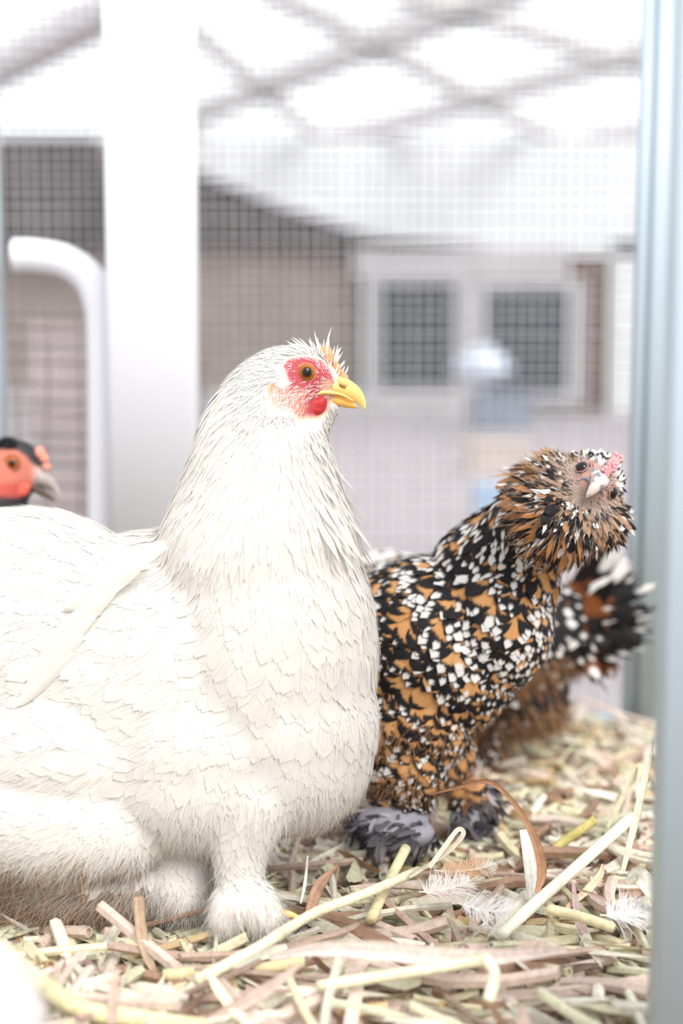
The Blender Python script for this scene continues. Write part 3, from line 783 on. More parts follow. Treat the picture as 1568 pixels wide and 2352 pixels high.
# toes under the feathered foot
for x0, y0, x1, y1, wz in ((600, 2115, 690, 2108, -150), (580, 2120, 640, 2150, -190), (540, 2120, 500, 2160, -190), (430, 2060, 470, 2105, -40)):
    g = MB(); a_, b_ = B.p(x0, y0, wz), B.p(x1, y1, wz); b_[2] = max(b_[2], .006); m_ = .5*(a_+b_)+np.array([0, 0, .004])
    g.tube(spline([a_, m_, b_], 8), np.array([11, 11, 10, 10, 9, 8, 6, 3])*S_, 8); g.build('toe', M_beak_y, hen, True)

# ------------------------------------------------------------------ speckled bearded hen, head tilted towards the viewer
A_ = Bird(1.07); sA = A_.s
spk = empty('hen', A_.p(960, 1950, 0), 'orange, black and white speckled bearded hen tilting her head at the viewer', 'chicken', 'chickens in the pen')
HD = 0.99; kH = HD/FOC                       # the head is pushed towards the viewer
HO = W(1370, 1102, HD)
hr = norm(XR*.77 - UP*.64); hu = norm(XR*.64 + UP*.77); hf = -FW
def H(a, b, c):
    a = np.asarray(a, float); b = np.asarray(b, float); c = np.asarray(c, float)
    return HO + (a[..., None]*hr + b[..., None]*hu + c[..., None]*hf)*kH
ROLL = -39.7
def he(a, b, c, ra, rb, rc): return (H(a, b, c), (ra*kH, rb*kH, rc*kH), ROLL)
it = [A_.e(985, 1490, 45, 222, 212, 190), A_.e(1125, 1425, 0, 140, 165, 150), A_.e(1170, 1335, -15, 108, 120, 115), A_.e(930, 1640, 20, 150, 150, 140), A_.e(800, 1450, 130, 150, 145, 120),
      A_.e(930, 1760, -30, 90, 100, 75), A_.e(1010, 1720, 90, 80, 100, 70)]
it += A_.chain([(1110, 1310, 0, 112, 105), (1165, 1255, -40, 96, 92), (1235, 1205, -110, 92, 88), (1290, 1175, -200, 88, 84)], 8)
it += [he(0, -8, -45, 66, 62, 78), he(0, -85, -45, 92, 74, 80), he(0, -20, 5, 40, 34, 34), he(-50, -55, -50, 62, 62, 66), he(50, -55, -45, 62, 60, 66), he(-30, -90, -110, 100, 90, 90)]
it += A_.chain([(950, 1800, -40, 40, 40), (968, 1860, -45, 24, 24), (968, 1930, -45, 20, 20)], 5)
it += A_.chain([(1040, 1780, 95, 36, 36), (1068, 1840, 95, 22, 22), (1075, 1885, 95, 20, 20)], 5)
it += [A_.e(900, 1895, -60, 85, 50, 60), A_.e(955, 1915, -90, 45, 32, 50), A_.e(1090, 1840, 80, 55, 52, 45), A_.e(1075, 1880, 70, 50, 25, 40)]
bodyA = remesh(it, .0026, 12, 'body')
V, C, Nn, A = mesh_arrays(bodyA); BV = bvh_of(bodyA)
def hloc(Pw):
    d = Pw - HO; return (d@hr)/kH, (d@hu)/kH, (d@hf)/kH
ha, hb, hc = hloc(V); px, py, pd = proj(V)
isface = (hc > -70) & (hb > -45)
cc = np.tile(np.array([.42, .19, .06]), (len(V), 1))
cc = mixc(cc, (.30, .29, .33), sstep(py, 1770, 1830))
kf = (1-sstep(np.hypot(ha/62, (hb-5)/46), .7, 1.15))*(hc > -60)
cc = mixc(cc, (.26, .19, .15), 1-sstep(np.hypot(ha, hb+45), 60, 120)); cc = mixc(cc, (.46, .25, .21), kf)
vcol(bodyA, 'col', cc); link('body', bodyA, M_skin, spk)

fpx, fpy, fD = proj(C); fa, fb, fc = hloc(C)
headz = ((np.hypot(fa, fb+45) < 130) & (fc > -110) & (fD < 1.03))
GA = [(1180, 1180, -.8, .7, 0, 100, 26), (1230, 1260, -.5, .9, 0, 90, 34), (1120, 1240, -.9, .55, 0, 110, 34), (1050, 1270, -.95, .5, 0, 120, 36), (950, 1320, -1, .35, 0, 90, 44), (1180, 1330, -.35, 1, 0, 78, 46), (1250, 1330, .0, 1, 0, 70, 40),
      (1130, 1430, -.45, 1, 0, 76, 52), (1240, 1430, .0, 1, 0, 66, 40), (1000, 1430, -.75, .8, 0, 76, 50), (900, 1430, -.9, .6, 0, 76, 50), (1050, 1560, -.55, 1, 0, 84, 56), (1200, 1550, -.25, 1, 0, 64, 42), (920, 1560, -.8, .8, 0, 84, 56), (950, 1680, -.6, 1, 0, 80, 48), (1080, 1660, -.5, 1, 0, 66, 42), (930, 1780, -.4, 1, 0, 70, 36)]
T, Lp, Wp = field(GA, fpx, fpy); Lp = Lp*1.2; Wp = Wp*1.15
wt = 1/(Lp*Wp)*(~headz)*(fpy < 1800)
idx = scatter(C, Nn, A, wt, 3200)
n = len(idx); hack = (Wp[idx] < 42) & (fpy[idx] < 1330)
def spk_cols(n, rust=0.0):
    k = RNG.random(n)[:, None]
    c = np.array([.60, .29, .10])*(1-k) + np.array([.72, .39, .17])*k
    return c*(1-rust) + np.array([.33, .115, .035])*rust
pat = np.stack([RNG.normal(.762, .05, n), RNG.normal(.865, .04, n), RNG.random(n)], 1)
q = RNG.random(n); pat[q > .80, 1] = 1.4; pat[q < .07, 0] = 1.5
white_z = (fpy[idx] > 1300) & (fpy[idx] < 1520) & (fpx[idx] > 1020); pat[white_z, 1] -= .05; pat[white_z, 0] -= .05
low_z = fpy[idx] > 1500; pat[low_z, 1] += .03; pat[low_z, 0] += .03
i1 = idx[hack]; me = feather_mesh('hackle_feathers', C[i1], Nn[i1], rough_dir(T[i1], .1), Lp[i1]*sA*RNG.uniform(.8, 1.2, len(i1)), Wp[i1]*sA*RNG.uniform(.7, 1.1, len(i1)), 'blunt', .03, 0, .15, 8, 4, col=spk_cols(len(i1)), pat=pat[hack]+np.array([-.10, -.04, 0]), bvh=BV, wave=.08)
o = link('hackle_feathers', me, M_plume, spk); o['kind'] = 'stuff'
i2 = idx[~hack]; me = feather_mesh('breast_feathers', C[i2], Nn[i2], rough_dir(T[i2], .14), Lp[i2]*sA*RNG.uniform(.85, 1.15, len(i2)), Wp[i2]*sA*RNG.uniform(.85, 1.15, len(i2)), 'round', .02, 0, .14, 8, 5, col=spk_cols(len(i2)), pat=pat[~hack], bvh=BV, jag=.008)
o = link('breast_feathers', me, M_plume, spk); o['kind'] = 'stuff'
# head plumage: everything radiates from the beak
rad = (fa[:, None]*hr + (fb+18)[:, None]*hu)
rad = norm(rad + 1e-6) ; Th = norm(rad*1.0 - hf*.55)
rr = np.hypot(fa, fb+18)
crown = headz & (fb > 22) & (rr > 40)
muff = headz & (fb <= 22) & (rr > 30) & ~((np.abs(fa) < 58) & (fb > -28) & (fc > -40))
ic = scatter(C, Nn, A, crown*1.0, 1500); n = len(ic)
pat = np.stack([RNG.uniform(.60, .78, n), RNG.uniform(.84, 1.0, n), RNG.random(n)], 1); q = RNG.random(n); pat[q > .5, 0] = 1.5; pat[q > .5, 1] = .3
me = feather_mesh('crown_feathers', C[ic], Nn[ic], rough_dir(Th[ic], .22), RNG.uniform(22, 44, n)*kH, RNG.uniform(7, 12, n)*kH, 'blunt', RNG.uniform(.15, .55, n), 8, .2, 6, 2, col=np.tile([.80, .76, .71], (n, 1)), pat=pat)
o = link('crown_feathers', me, M_plume, spk); o['kind'] = 'stuff'
im = scatter(C, Nn, A, muff*(1+2.5*(rr < 85)), 2100); n = len(im)
lowk = sstep(-fb[im], 40, 120); side = 1-lowk
pat = np.stack([RNG.normal(.46, .1, n)-.08*lowk, RNG.normal(.90, .07, n), RNG.random(n)], 1)
q = RNG.random(n); pat[q > .55, 0] = 1.5; pat[q < .18, 1] = RNG.uniform(.6, .8, (q < .18).sum()); pat[(q > .3), 1] = 1.5
cm = spk_cols(n, .25) ; cm = mixc(cm, (.40, .30, .23), (1-sstep(rr[im], 45, 110))*.85); cm = mixc(cm, (.34, .24, .18), (RNG.random(n) < .3)*.7); cm = mixc(cm, (.42, .17, .05), lowk*.6)
# outer, longer layer
Lm = np.interp(rr[im], [40, 90, 150], [30, 58, 80])*RNG.uniform(.75, 1.25, n)*kH
me = feather_mesh('beard_feathers', C[im], Nn[im], rough_dir(Th[im], .2), Lm, RNG.uniform(6, 17, n)*kH, 'blunt', RNG.uniform(.05, .5, n), 9, .25, 8, 5, col=cm, pat=pat, jag=.10, wave=.1)
o = link('beard_feathers', me, M_plume, spk); o['kind'] = 'stuff'
ir = scatter(C, Nn, A, headz & (fb < -70) & (fc > -80), 75); n = len(ir)
pr = np.stack([RNG.uniform(.30, .45, n), np.where(RNG.random(n) < .25, .86, 1.5), RNG.random(n)], 1)
me = feather_mesh('beard_rim_feathers', C[ir], Nn[ir], rough_dir(Th[ir], .15), RNG.uniform(52, 72, n)*kH, RNG.uniform(24, 32, n)*kH, 'round', RNG.uniform(.25, .55, n), 9, .2, 8, 5, col=spk_cols(n, .45), pat=pr)
o = link('beard_rim_feathers', me, M_plume, spk); o['kind'] = 'stuff'
# loose barbs around the beard and small bristles on the face
im = scatter(C, Nn, A, (muff*(1+3.0*(rr < 90)) + .35*crown)*1.0, 9000); n = len(im)
cb = spk_cols(n, .1); cb = mixc(cb, (.40, .31, .25), (1-sstep(rr[im], 50, 120))*.9); cb = mixc(cb, (.75, .68, .60), (RNG.random(n) < .35)*.9); cb = mixc(cb, (.03, .025, .025), (RNG.random(n) < .25)*1.0)
me = feather_mesh('beard_barbs', C[im], Nn[im], rough_dir(Th[im], .3), np.interp(rr[im], [40, 100, 150], [26, 60, 90])*RNG.uniform(.6, 1.3, n)*kH, 1.6*kH, 'strand', RNG.uniform(.1, .6, n), 8, 0, 4, 1, col=cb, wave=.15)
o = link('beard_barbs', me, M_strand, spk); o['kind'] = 'stuff'
fz = headz & (rr > 22) & (rr < 75) & (fb > -45)
im = scatter(C, Nn, A, fz*1.0, 1300); n = len(im)
cb = np.tile([.62, .50, .44], (n, 1)); cb = mixc(cb, (.08, .05, .05), (RNG.random(n) < .3)*1.0)
me = feather_mesh('face_bristles', C[im], Nn[im], rough_dir(Th[im], .3), RNG.uniform(10, 24, n)*kH, 2.4*kH, 'strand', RNG.uniform(.15, .5, n), 8, 0, 4, 1, col=cb, sink=.0005)
o = link('face_bristles', me, M_strand, spk); o['kind'] = 'stuff'
# eyes
for sg in (-1, 1):
    ax = norm(hr*sg*.85 + hf*.55 - hu*.05)
    loc, no, _, _ = BV.find_nearest(Vector(H(sg*49, 0, 10)))
    ec = np.array(loc) - np.array(no)*6*kH
    ey = eyeball('eye', ec, 17*kH, norm(np.array(no)+hf*.35), spk, iris=(.20, .06, .02), pup=.78)
    g = MB(); ring_tube(g, ec + np.array(no)*7*kH, np.array(no), 15.5*kH, 2.2*kH); o = g.build('eyelid', mat('mauve_eyelid', (.30, .20, .18), .6, .1, 400), ey, True); o.matrix_parent_inverse = Matrix.Translation(ey.location).inverted()
# slate beak: hooked, pointing at the viewer and down
M_slate = bpy.data.materials.new('slate_beak'); nt, N, Lk, P = nodes_of(M_slate)
tc = N.new('ShaderNodeTexCoord'); wv = N.new('ShaderNodeTexNoise'); wv.inputs['Scale'].default_value = 150
rp = N.new('ShaderNodeValToRGB'); rp.color_ramp.elements[0].color = (.20, .19, .22, 1); rp.color_ramp.elements[1].color = (.70, .60, .54, 1); rp.color_ramp.elements[0].position = .36; rp.color_ramp.elements[1].position = .52
Lk.new(tc.outputs['Object'], wv.inputs['Vector']); Lk.new(wv.outputs[0], rp.inputs[0]); Lk.new(rp.outputs[0], P.inputs['Base Color']); P.inputs['Roughness'].default_value = .3
bk = empty('beak', H(0, 0, 30)); bk.parent = spk; bk.matrix_parent_inverse = Matrix.Translation(spk.location).inverted()
def hloft(secs, n=14):
    rings = []
    for b, c, hw, hh, tilt in spline(secs, 12):
        t = math.radians(tilt)             # section plane tilts as the beak curves down
        ub = math.cos(t); uc = math.sin(t)
        rings.append([H(hw*math.cos(x), b+hh*math.sin(x)*ub, c+hh*math.sin(x)*uc) for x in np.arange(n)/n*2*math.pi])
    return rings
g = MB(); g.loft(hloft([(4, 8, 28, 18, 10), (3, 28, 25, 17, 20), (-4, 46, 21, 15, 40), (-17, 57, 16, 12, 60), (-32, 60, 11, 8, 80), (-45, 58, 6.5, 4.5, 92), (-54, 55, 1.4, 1.2, 95)]))
add_part(g, 'upper_beak', M_slate, bk)
g = MB(); g.loft(hloft([(-26, 2, 26, 9, 10), (-27, 18, 20, 8, 15), (-30, 32, 13, 7, 25), (-34, 44, 5, 3, 30)])); add_part(g, 'lower_beak', mat('dark_slate_beak', (.16, .15, .18), .35, .2, 200), bk)
for sg in (-1, 1):
    g = MB(); g.tube(spline([H(sg*36, -32, 8), H(sg*30, -24, 18), H(sg*20, -16, 34), H(sg*11, -20, 46)], 10), np.linspace(6, 3, 10)*kH, 8); add_part(g, 'gape', mat('slate_gape', (.22, .21, .25), .4, .2, 200), bk)
    g = MB(); g.tube(spline([H(sg*14, 14, 20), H(sg*17, 6, 32), H(sg*14, -2, 40)], 8), np.array([3, 6, 7.5, 8, 8, 7, 5, 3])*kH, 8); add_part(g, 'nostril_flap', mat('slate_cere', (.26, .26, .31), .35, .15, 200), bk)
# comb
g = MB()
for b in np.linspace(18, 72, 13):
    for a_ in (-7, 0, 7):
        cpos = H(a_*1.0+RNG.normal(0, 1.5)+b*.03, b+RNG.normal(0, 2), np.interp(b, [18, 45, 70], [34, 34, 16]))
        me_pts = [cpos-hf*10*kH, cpos-hf*2*kH, cpos+hf*4*kH, cpos+hf*8*kH, cpos+hf*9.5*kH]
        g.tube(np.array(me_pts), np.array([6, 6.2, 5.4, 3.2, .8])*kH, 8)
g.build('comb', mat('pink_comb', (.70, .34, .35), .55, .2, 700, bump=.4), spk, True)
# belly fluff
wt = (fpy > 1640)*(fpy < 1830)*1.0
ii = scatter(C, Nn, A, wt, 5000); n = len(ii)
cb = mixc(spk_cols(n, .1), (.18, .14, .12), RNG.random(n)*.8)
me = feather_mesh('belly_down', C[ii], Nn[ii], rough_dir(np.tile(-UP - XR*.3, (n, 1)), .35), RNG.uniform(30, 70, n)*sA, 2.0*sA, 'strand', RNG.uniform(.1, .6, n), 10, 0, 4, 1, col=cb, wave=.2)
o = link('belly_down', me, M_fluff, spk); o['kind'] = 'stuff'
# slate foot feathers
wt = (fpy > 1790)*1.0
ii = scatter(C, Nn, A, wt, 900); n = len(ii)
cb = np.tile([.15, .14, .16], (n, 1))*RNG.uniform(.4, 1.5, (n, 1)); cb = mixc(cb, (.62, .60, .66), (RNG.random(n) < .2)*.9)
Tf = np.tile(-UP*.7, (n, 1)) + XR*np.where(fpx[ii] < 985, -.9, .5)[:, None] - FW*.2
me = feather_mesh('foot_feathers', C[ii], Nn[ii], rough_dir(Tf, .35), RNG.uniform(35, 80, n)*sA, RNG.uniform(8, 18, n)*sA, 'round', RNG.uniform(-.1, .15, n), 7, .2, 6, 2, col=cb, wave=.15)
o = link('foot_feathers', me, M_white, spk); o['kind'] = 'stuff'
M_toe = mat('slate_toe', (.24, .23, .26), .6, .2, 200)
for x0, y0, x1, y1, wz in ((965, 1930, 1010, 1950, -80), (960, 1935, 900, 1962, -100), (960, 1930, 950, 1972, -120), (1075, 1880, 1110, 1900, 60), (1075, 1880, 1055, 1910, 40)):
    a_, b_ = A_.p(x0, y0, wz), A_.p(x1, y1, wz); b_[2] = max(b_[2], .005)
    g = MB(); g.tube(spline([a_, .5*(a_+b_)+np.array([0, 0, .004]), b_], 7), np.array([11, 11, 10, 9, 8, 6, 2])*sA, 8); g.build('toe', M_toe, spk, True)

# ------------------------------------------------------------------ second speckled hen behind, tail to the right
E_ = Bird(1.30); sE = E_.s
far = empty('hen', E_.p(1130, 1765, 0), 'rust and black speckled hen behind, showing only her white-tipped tail', 'chicken', 'chickens in the pen')
it = [E_.e(1130, 1480, 0, 180, 150, 150), E_.e(980, 1450, 0, 150, 140, 130), E_.e(1240, 1450, 0, 120, 110, 100), E_.e(1180, 1600, -10, 120, 80, 100)]
it += E_.chain([(940, 1400, 0, 110, 100), (890, 1345, 0, 80, 75), (845, 1330, 0, 62, 56), (815, 1325, 0, 52, 46)], 6)
it += E_.chain([(1130, 1640, -40, 52, 50), (1110, 1710, -40, 36, 36), (1105, 1755, -45, 44, 40)], 5) + E_.chain([(1070, 1640, 50, 50, 50), (1060, 1710, 50, 34, 34), (1060, 1745, 45, 40, 40)], 5)
bodyE = remesh(it, .004, 10, 'body'); V, C, Nn, A = mesh_arrays(bodyE); BV = bvh_of(bodyE)
vcol(bodyE, 'col', np.tile(np.array([.24, .10, .045]), (len(V), 1))); link('body', bodyE, M_skin, far)
fpx, fpy, fD = proj(C)
GE = [(850, 1320, .6, .8, 0, 60, 30), (950, 1330, 1, .4, 0, 90, 45), (1100, 1400, 1, .2, 0, 100, 60), (1250, 1400, 1, -.1, 0, 110, 60), (1250, 1520, .9, .5, 0, 110, 60), (1150, 1600, .6, .9, 0, 90, 50), (1110, 1720, .2, 1, 0, 70, 40)]
T, Lp, Wp = field(GE, fpx, fpy)
idx = scatter(C, Nn, A, 1/(Lp*Wp), 1500); n = len(idx)
pat = np.stack([RNG.normal(.58, .1, n), RNG.normal(.86, .06, n), RNG.random(n)], 1); q = RNG.random(n); pat[q > .7, 1] = 1.5
nk = fpx[idx] < 960; pat[nk, 1] = .45; pat[nk, 0] = .40
ce = np.tile([.30, .11, .04], (n, 1))*RNG.uniform(.7, 1.3, (n, 1))
me = feather_mesh('body_feathers', C[idx], Nn[idx], rough_dir(T[idx], .15), Lp[idx]*sE, Wp[idx]*sE, 'round', .06, 0, .15, 6, 4, col=ce, pat=pat, bvh=BV)
o = link('body_feathers', me, M_plume, far); o['kind'] = 'stuff'
# tail: two rows of broad feathers
fan = []
for k_ in range(24):
    t = k_/23.0; fan.append((math.radians(62 - 125*t + RNG.normal(0, 3)), RNG.uniform(165, 215) if t < .7 else RNG.uniform(140, 180), 0))
for k_ in range(20):
    t = k_/19.0; fan.append((math.radians(56 - 125*t + RNG.normal(0, 4)), RNG.uniform(105, 160), -30))
for k_ in range(18):
    t = k_/17.0; fan.append((math.radians(52 - 125*t + RNG.normal(0, 5)), RNG.uniform(60, 110), -52))
for ang, L_, wz in fan:
    pa = E_.p(1295 + RNG.normal(0, 8), 1415 + RNG.normal(0, 8)+ (20 if wz else 0), wz)
    d = norm(XR*math.cos(ang) + UP*math.sin(ang) + FW*RNG.normal(.05, .12)); nrm = norm(np.cross(np.cross(d, -FW), d))
    nrm = norm(nrm + RNG.normal(0, .22, 3))
    up_ = ang > .62
    pt = np.array([[RNG.uniform(.40, .6) if wz == 0 else RNG.uniform(.45, .7), RNG.uniform(.78, .92) if not up_ else RNG.uniform(.58, .72), RNG.random()]])
    if RNG.random() < (.15 if wz == 0 else .5): pt[0, 1] = 1.5
    if RNG.random() < (.12 if wz == 0 else .5): pt[0, 0] = 1.5
    me = feather_mesh('tail_feather', np.array([pa]), nrm[None], d[None], np.array([L_*sE]), np.array([RNG.uniform(40, 64)*sE]), 'round', RNG.uniform(-.05, .2), RNG.uniform(-2, 3), .3, 10, 6, col=np.array([[.27, .085, .028]])*RNG.uniform(.5, 1.2), pat=pt, jag=.09, wave=.15)
    link('tail_feather', me, M_plume, far)
ii = scatter(C, Nn, A, (fpy > 1480)*(fpx > 1020)*1.0, 6000); n = len(ii)
cb = np.tile([.33, .19, .11], (n, 1))*RNG.uniform(.3, 1.5, (n, 1))
me = feather_mesh('down', C[ii], Nn[ii], rough_dir(np.tile(-UP + XR*.55, (n, 1)), .3), RNG.uniform(40, 90, n)*sE, 2.6*sE, 'strand', RNG.uniform(.1, .6, n), 8, 0, 4, 1, col=cb, wave=.2)
o = link('down', me, M_fluff, far); o['kind'] = 'stuff'
def simple_beak(bird, secs, w0, name, m, parent):
    g = MB(); g.loft(beak_loft(bird, secs, w0)); return g.build(name, m, parent, True)
simple_beak(E_, [(785, 1322, 16, 18, 0), (765, 1328, 13, 13, 0), (748, 1336, 8, 7, 0), (738, 1346, 1, 1, 0)], 0, 'beak', M_slate, far)
for sg in (-1, 1): eyeball('eye', E_.p(808, 1315, sg*40), 13*sE, -FW if sg < 0 else FW, far, iris=(.25, .08, .02), pup=.7)

# ------------------------------------------------------------------ black hen looking over from the left
K_ = Bird(1.20); sK = K_.s
blk = empty('hen', K_.p(-60, 1820, 0), 'black hen with orange-red face peering over from the left edge', 'chicken', 'chickens in the pen')
it = [K_.e(-140, 1560, 20, 190, 190, 140), K_.e(-20, 1480, 10, 110, 170, 110), K_.e(-330, 1480, 20, 130, 120, 90)]
it += K_.chain([(-30, 1350, 0, 105, 95), (-25, 1230, 0, 84, 76), (-5, 1140, 0, 72, 60), (15, 1085, 0, 68, 52)], 9)
it += [K_.e(32, 1066, 0, 66, 60, 44), K_.e(62, 1085, 0, 42, 44, 34), K_.e(45, 1110, 0, 44, 34, 32)]
it += K_.chain([(-100, 1720, -40, 50, 50), (-95, 1800, -40, 22, 22), (-95, 1830, -40, 20, 20)], 4) + K_.chain([(-170, 1720, 60, 50, 50), (-170, 1790, 60, 22, 22), (-170, 1815, 60, 20, 20)], 4)
bodyK = remesh(it, .003, 10, 'body'); V, C, Nn, A = mesh_arrays(bodyK); BV = bvh_of(bodyK)
px, py, _ = proj(V)
FK = [(-22, 1050), (0, 1032), (30, 1030), (60, 1048), (78, 1070), (95, 1075), (110, 1100), (80, 1112), (72, 1125), (40, 1142), (-10, 1140), (-25, 1100)]
fd = polydist(px, py, FK); cc = np.tile(np.array([.020, .020, .024]), (len(V), 1))
rd = np.tile(np.array([.58, .17, .115]), (len(V), 1)); rd = mixc(rd, (.50, .075, .055), sstep(py, 1100, 1120))
rd = mixc(rd, (.66, .46, .42), sstep(px, 66, 90))
cc = mixc(cc, rd, (1-sstep(fd, -4, 4))); vcol(bodyK, 'col', cc); link('body', bodyK, M_skin, blk)
fpx, fpy, _ = proj(C); ffd = polydist(fpx, fpy, FK)
GK = [(30, 1005, -1, 0, 0, 40, 16), (-30, 1060, -.6, 1, 0, 70, 18), (60, 1150, -.3, 1, 0, 60, 18), (-20, 1250, -.3, 1, 0, 110, 30), (-100, 1450, -1, .5, 0, 120, 60), (20, 1500, -.2, 1, 0, 100, 50), (-300, 1450, -1, 0, 0, 150, 60), (-120, 1700, -.4, 1, 0, 90, 40)]
T, Lp, Wp = field(GK, fpx, fpy)
idx = scatter(C, Nn, A, 1/(Lp*Wp)*((ffd > 10) | (fpy > 1170))*((fpx < 52) | (fpy > 1175))*(fpy < 1780), 2600); n = len(idx)
me = feather_mesh('plumage', C[idx], Nn[idx], rough_dir(T[idx], .12), Lp[idx]*sK, Wp[idx]*sK, 'round', .03, 0, .1, 6, 2, col=np.tile([.018, .018, .024], (n, 1))*RNG.uniform(.6, 1.6, (n, 1)), bvh=BV)
o = link('plumage', me, M_white, blk); o['kind'] = 'stuff'
ec = K_.p(29, 1064, -36); ey = eyeball('eye', ec, 18*sK, norm(-FW+XR*.15), blk, iris=(.52, .14, .015), pup=.45)
g = MB(); ring_tube(g, ec-FW*8*sK, -FW, 17*sK, 4*sK); o = g.build('eyelid', mat('brown_eyelid', (.30, .10, .05), .6, .1, 300), ey, True); o.matrix_parent_inverse = Matrix.Translation(ey.location).inverted()
eyeball('eye', K_.p(29, 1064, 36), 18*sK, FW, blk, iris=(.52, .14, .015), pup=.45)
simple_beak(K_, [(82, 1098, 22, 26, 20), (100, 1102, 19, 20, 25), (116, 1113, 14, 13, 40), (128, 1126, 8, 7, 60), (135, 1140, 4, 3, 75), (137, 1150, 1, 1, 85)], 0, 'upper_beak', mat('horn_beak', (.42, .36, .34), .35, .35, 60), blk)
simple_beak(K_, [(72, 1118, 8, 22, 30), (95, 1130, 9, 16, 30), (115, 1142, 6, 9, 35), (128, 1150, 2, 3, 40)], 0, 'lower_beak', mat('dark_horn_beak', (.12, .09, .07), .4, .3, 60), blk)
g = MB()
for x0, y0, x1, y1, r0 in ((88, 1050, 95, 1026, 16), (98, 1060, 102, 1040, 13), (104, 1078, 110, 1062, 12)):
    g.tube(spline([K_.p(x0, y0, 0), K_.p(.5*(x0+x1), .5*(y0+y1), 0), K_.p(x1, y1, 0)], 6), np.array([r0, r0, r0, r0*.85, r0*.6, r0*.2])*sK, 10)
g.build('comb', mat('coral_comb', (.70, .27, .19), .5, .15, 300), blk, True)
for sg in (-1, 1): wattle(44, 1126, sg*30, 26, 18, 9, mat('coral_wattle', (.66, .12, .08), .45, .15, 300), K_, blk, 10)

# ------------------------------------------------------------------ white hen in the near left corner, mostly out of the picture
N_ = Bird(0.60); sN = N_.s
nea = empty('hen', N_.p(-330, 2760, 0), 'blurred white hen close to the viewer in the bottom left corner', 'chicken', 'chickens in the pen')
it = [N_.e(-270, 2460, 0, 370, 270, 250), N_.e(-90, 2370, 0, 180, 205, 160), N_.e(-560, 2360, 0, 220, 230, 200)]
it += N_.chain([(-620, 2300, 0, 150, 140), (-680, 2150, 0, 105, 95), (-700, 2040, 0, 85, 75)], 6) + N_.chain([(-240, 2640, -40, 80, 80), (-240, 2730, -40, 60, 60)], 4) + N_.chain([(-340, 2640, 60, 80, 80), (-340, 2700, 60, 60, 60)], 4)
bodyN = remesh(it, .0035, 12, 'body'); V, C, Nn, A = mesh_arrays(bodyN); BV = bvh_of(bodyN)
vcol(bodyN, 'col', np.tile(np.array([.86, .84, .82]), (len(V), 1))); link('body', bodyN, M_skin, nea)
fpx, fpy, _ = proj(C)
T = np.tile(XR*.9 - UP*.5, (len(C), 1)); idx = scatter(C, Nn, A, np.ones(len(C)), 1500); n = len(idx)
me = feather_mesh('plumage', C[idx], Nn[idx], rough_dir(T[idx], .15), 150*sN, 70*sN, 'round', .0, 0, .1, 6, 2, col=white_cols(n, (.86, .84, .83)), bvh=BV)
o = link('plumage', me, M_white, nea); o['kind'] = 'stuff'
ii = scatter(C, Nn, A, (fpx > -250)*1.0, 5000); n = len(ii)
me = feather_mesh('down', C[ii], Nn[ii], rough_dir(T[ii], .4), RNG.uniform(40, 110, n)*sN, 2.2*sN, 'strand', RNG.uniform(.1, .6, n), 8, 0, 4, 1, col=white_cols(n, (.87, .85, .84)), wave=.2)
o = link('down', me, M_fluff, nea); o['kind'] = 'stuff'
simple_beak(N_, [(-770, 2030, 24, 28, 0), (-800, 2040, 18, 18, 0), (-830, 2060, 4, 4, 0)], 0, 'beak', M_beak_y, nea)
for sg in (-1, 1): eyeball('eye', N_.p(-715, 2020, sg*62), 20*sN, -FW if sg < 0 else FW, nea)
wattle(-745, 2085, 0, 30, 30, 12, M_wat, N_, nea)

# ------------------------------------------------------------------ straw bedding
PAL = np.array([(.84, .77, .53), (.88, .84, .70), (.68, .66, .48), (.76, .60, .51), (.40, .25, .17), (.74, .55, .31), (.82, .71, .62), (.52, .38, .31)])
PW = np.array([.22, .17, .12, .15, .10, .08, .09, .07])
def straw_geo(rng, L, kind, r):
    """verts, faces, colour scale of one piece along +X, centred"""
    n = 5 if kind != 'blade' else 8
    x = np.linspace(-L/2, L/2, n)
    bend = rng.normal(0, .05)*L; bz = rng.normal(0, .03)*L
    c = np.stack([x, bend*(2*x/L)**2, bz*(2*x/L)**2], 1)
    if kind == 'blade':
        tw = rng.uniform(-1.6, 1.6); a0 = rng.uniform(-.6, .6)
        t = np.linspace(0, 1, n); wd = r*np.minimum(1, np.minimum(t*6+.35, (1-t)*3+.06))
        an = a0 + tw*t
        d = np.stack([np.zeros(n), np.cos(an), np.sin(an)], 1)
        m = np.stack([np.zeros(n), -np.sin(an), np.cos(an)], 1)
        V = np.stack([c-d*wd[:, None], c+m*wd[:, None]*.25, c+d*wd[:, None]], 1).reshape(-1, 3)
        F = [(i*3+j, i*3+j+1, (i+1)*3+j+1, (i+1)*3+j) for i in range(n-1) for j in range(2)]
    else:
        k = 6; a = np.arange(k)/k*2*math.pi
        rr_ = np.full(n, r); rr_[rng.integers(1, n-1)] *= 1.12
        ring = np.stack([np.zeros(k), np.cos(a), np.sin(a)], 1)
        V = (c[:, None, :] + ring[None]*rr_[:, None, None]).reshape(-1, 3)
        F = [(i*k+j, i*k+(j+1) % k, (i+1)*k+(j+1) % k, (i+1)*k+j) for i in range(n-1) for j in range(k)]
        # hollow cut ends: a short inner wall
        b = len(V); inner = (c[[0, -1]][:, None, :] + ring[None]*r*.72).reshape(-1, 3); deep = inner.copy(); deep[:k, 0] += r*.8; deep[k:, 0] -= r*.8
        V = np.concatenate([V, inner, deep])
        e = (n-1)*k
        for j in range(k):
            q = (j+1) % k
            F += [(j, q, b+q, b+j), (b+j, b+q, b+2*k+q, b+2*k+j), (e+j, e+q, b+k+q, b+k+j), (b+k+j, b+k+q, b+3*k+q, b+3*k+j)]
        F += [tuple(b+2*k+j for j in range(k)), tuple(b+3*k+j for j in range(k))]
    return V, F
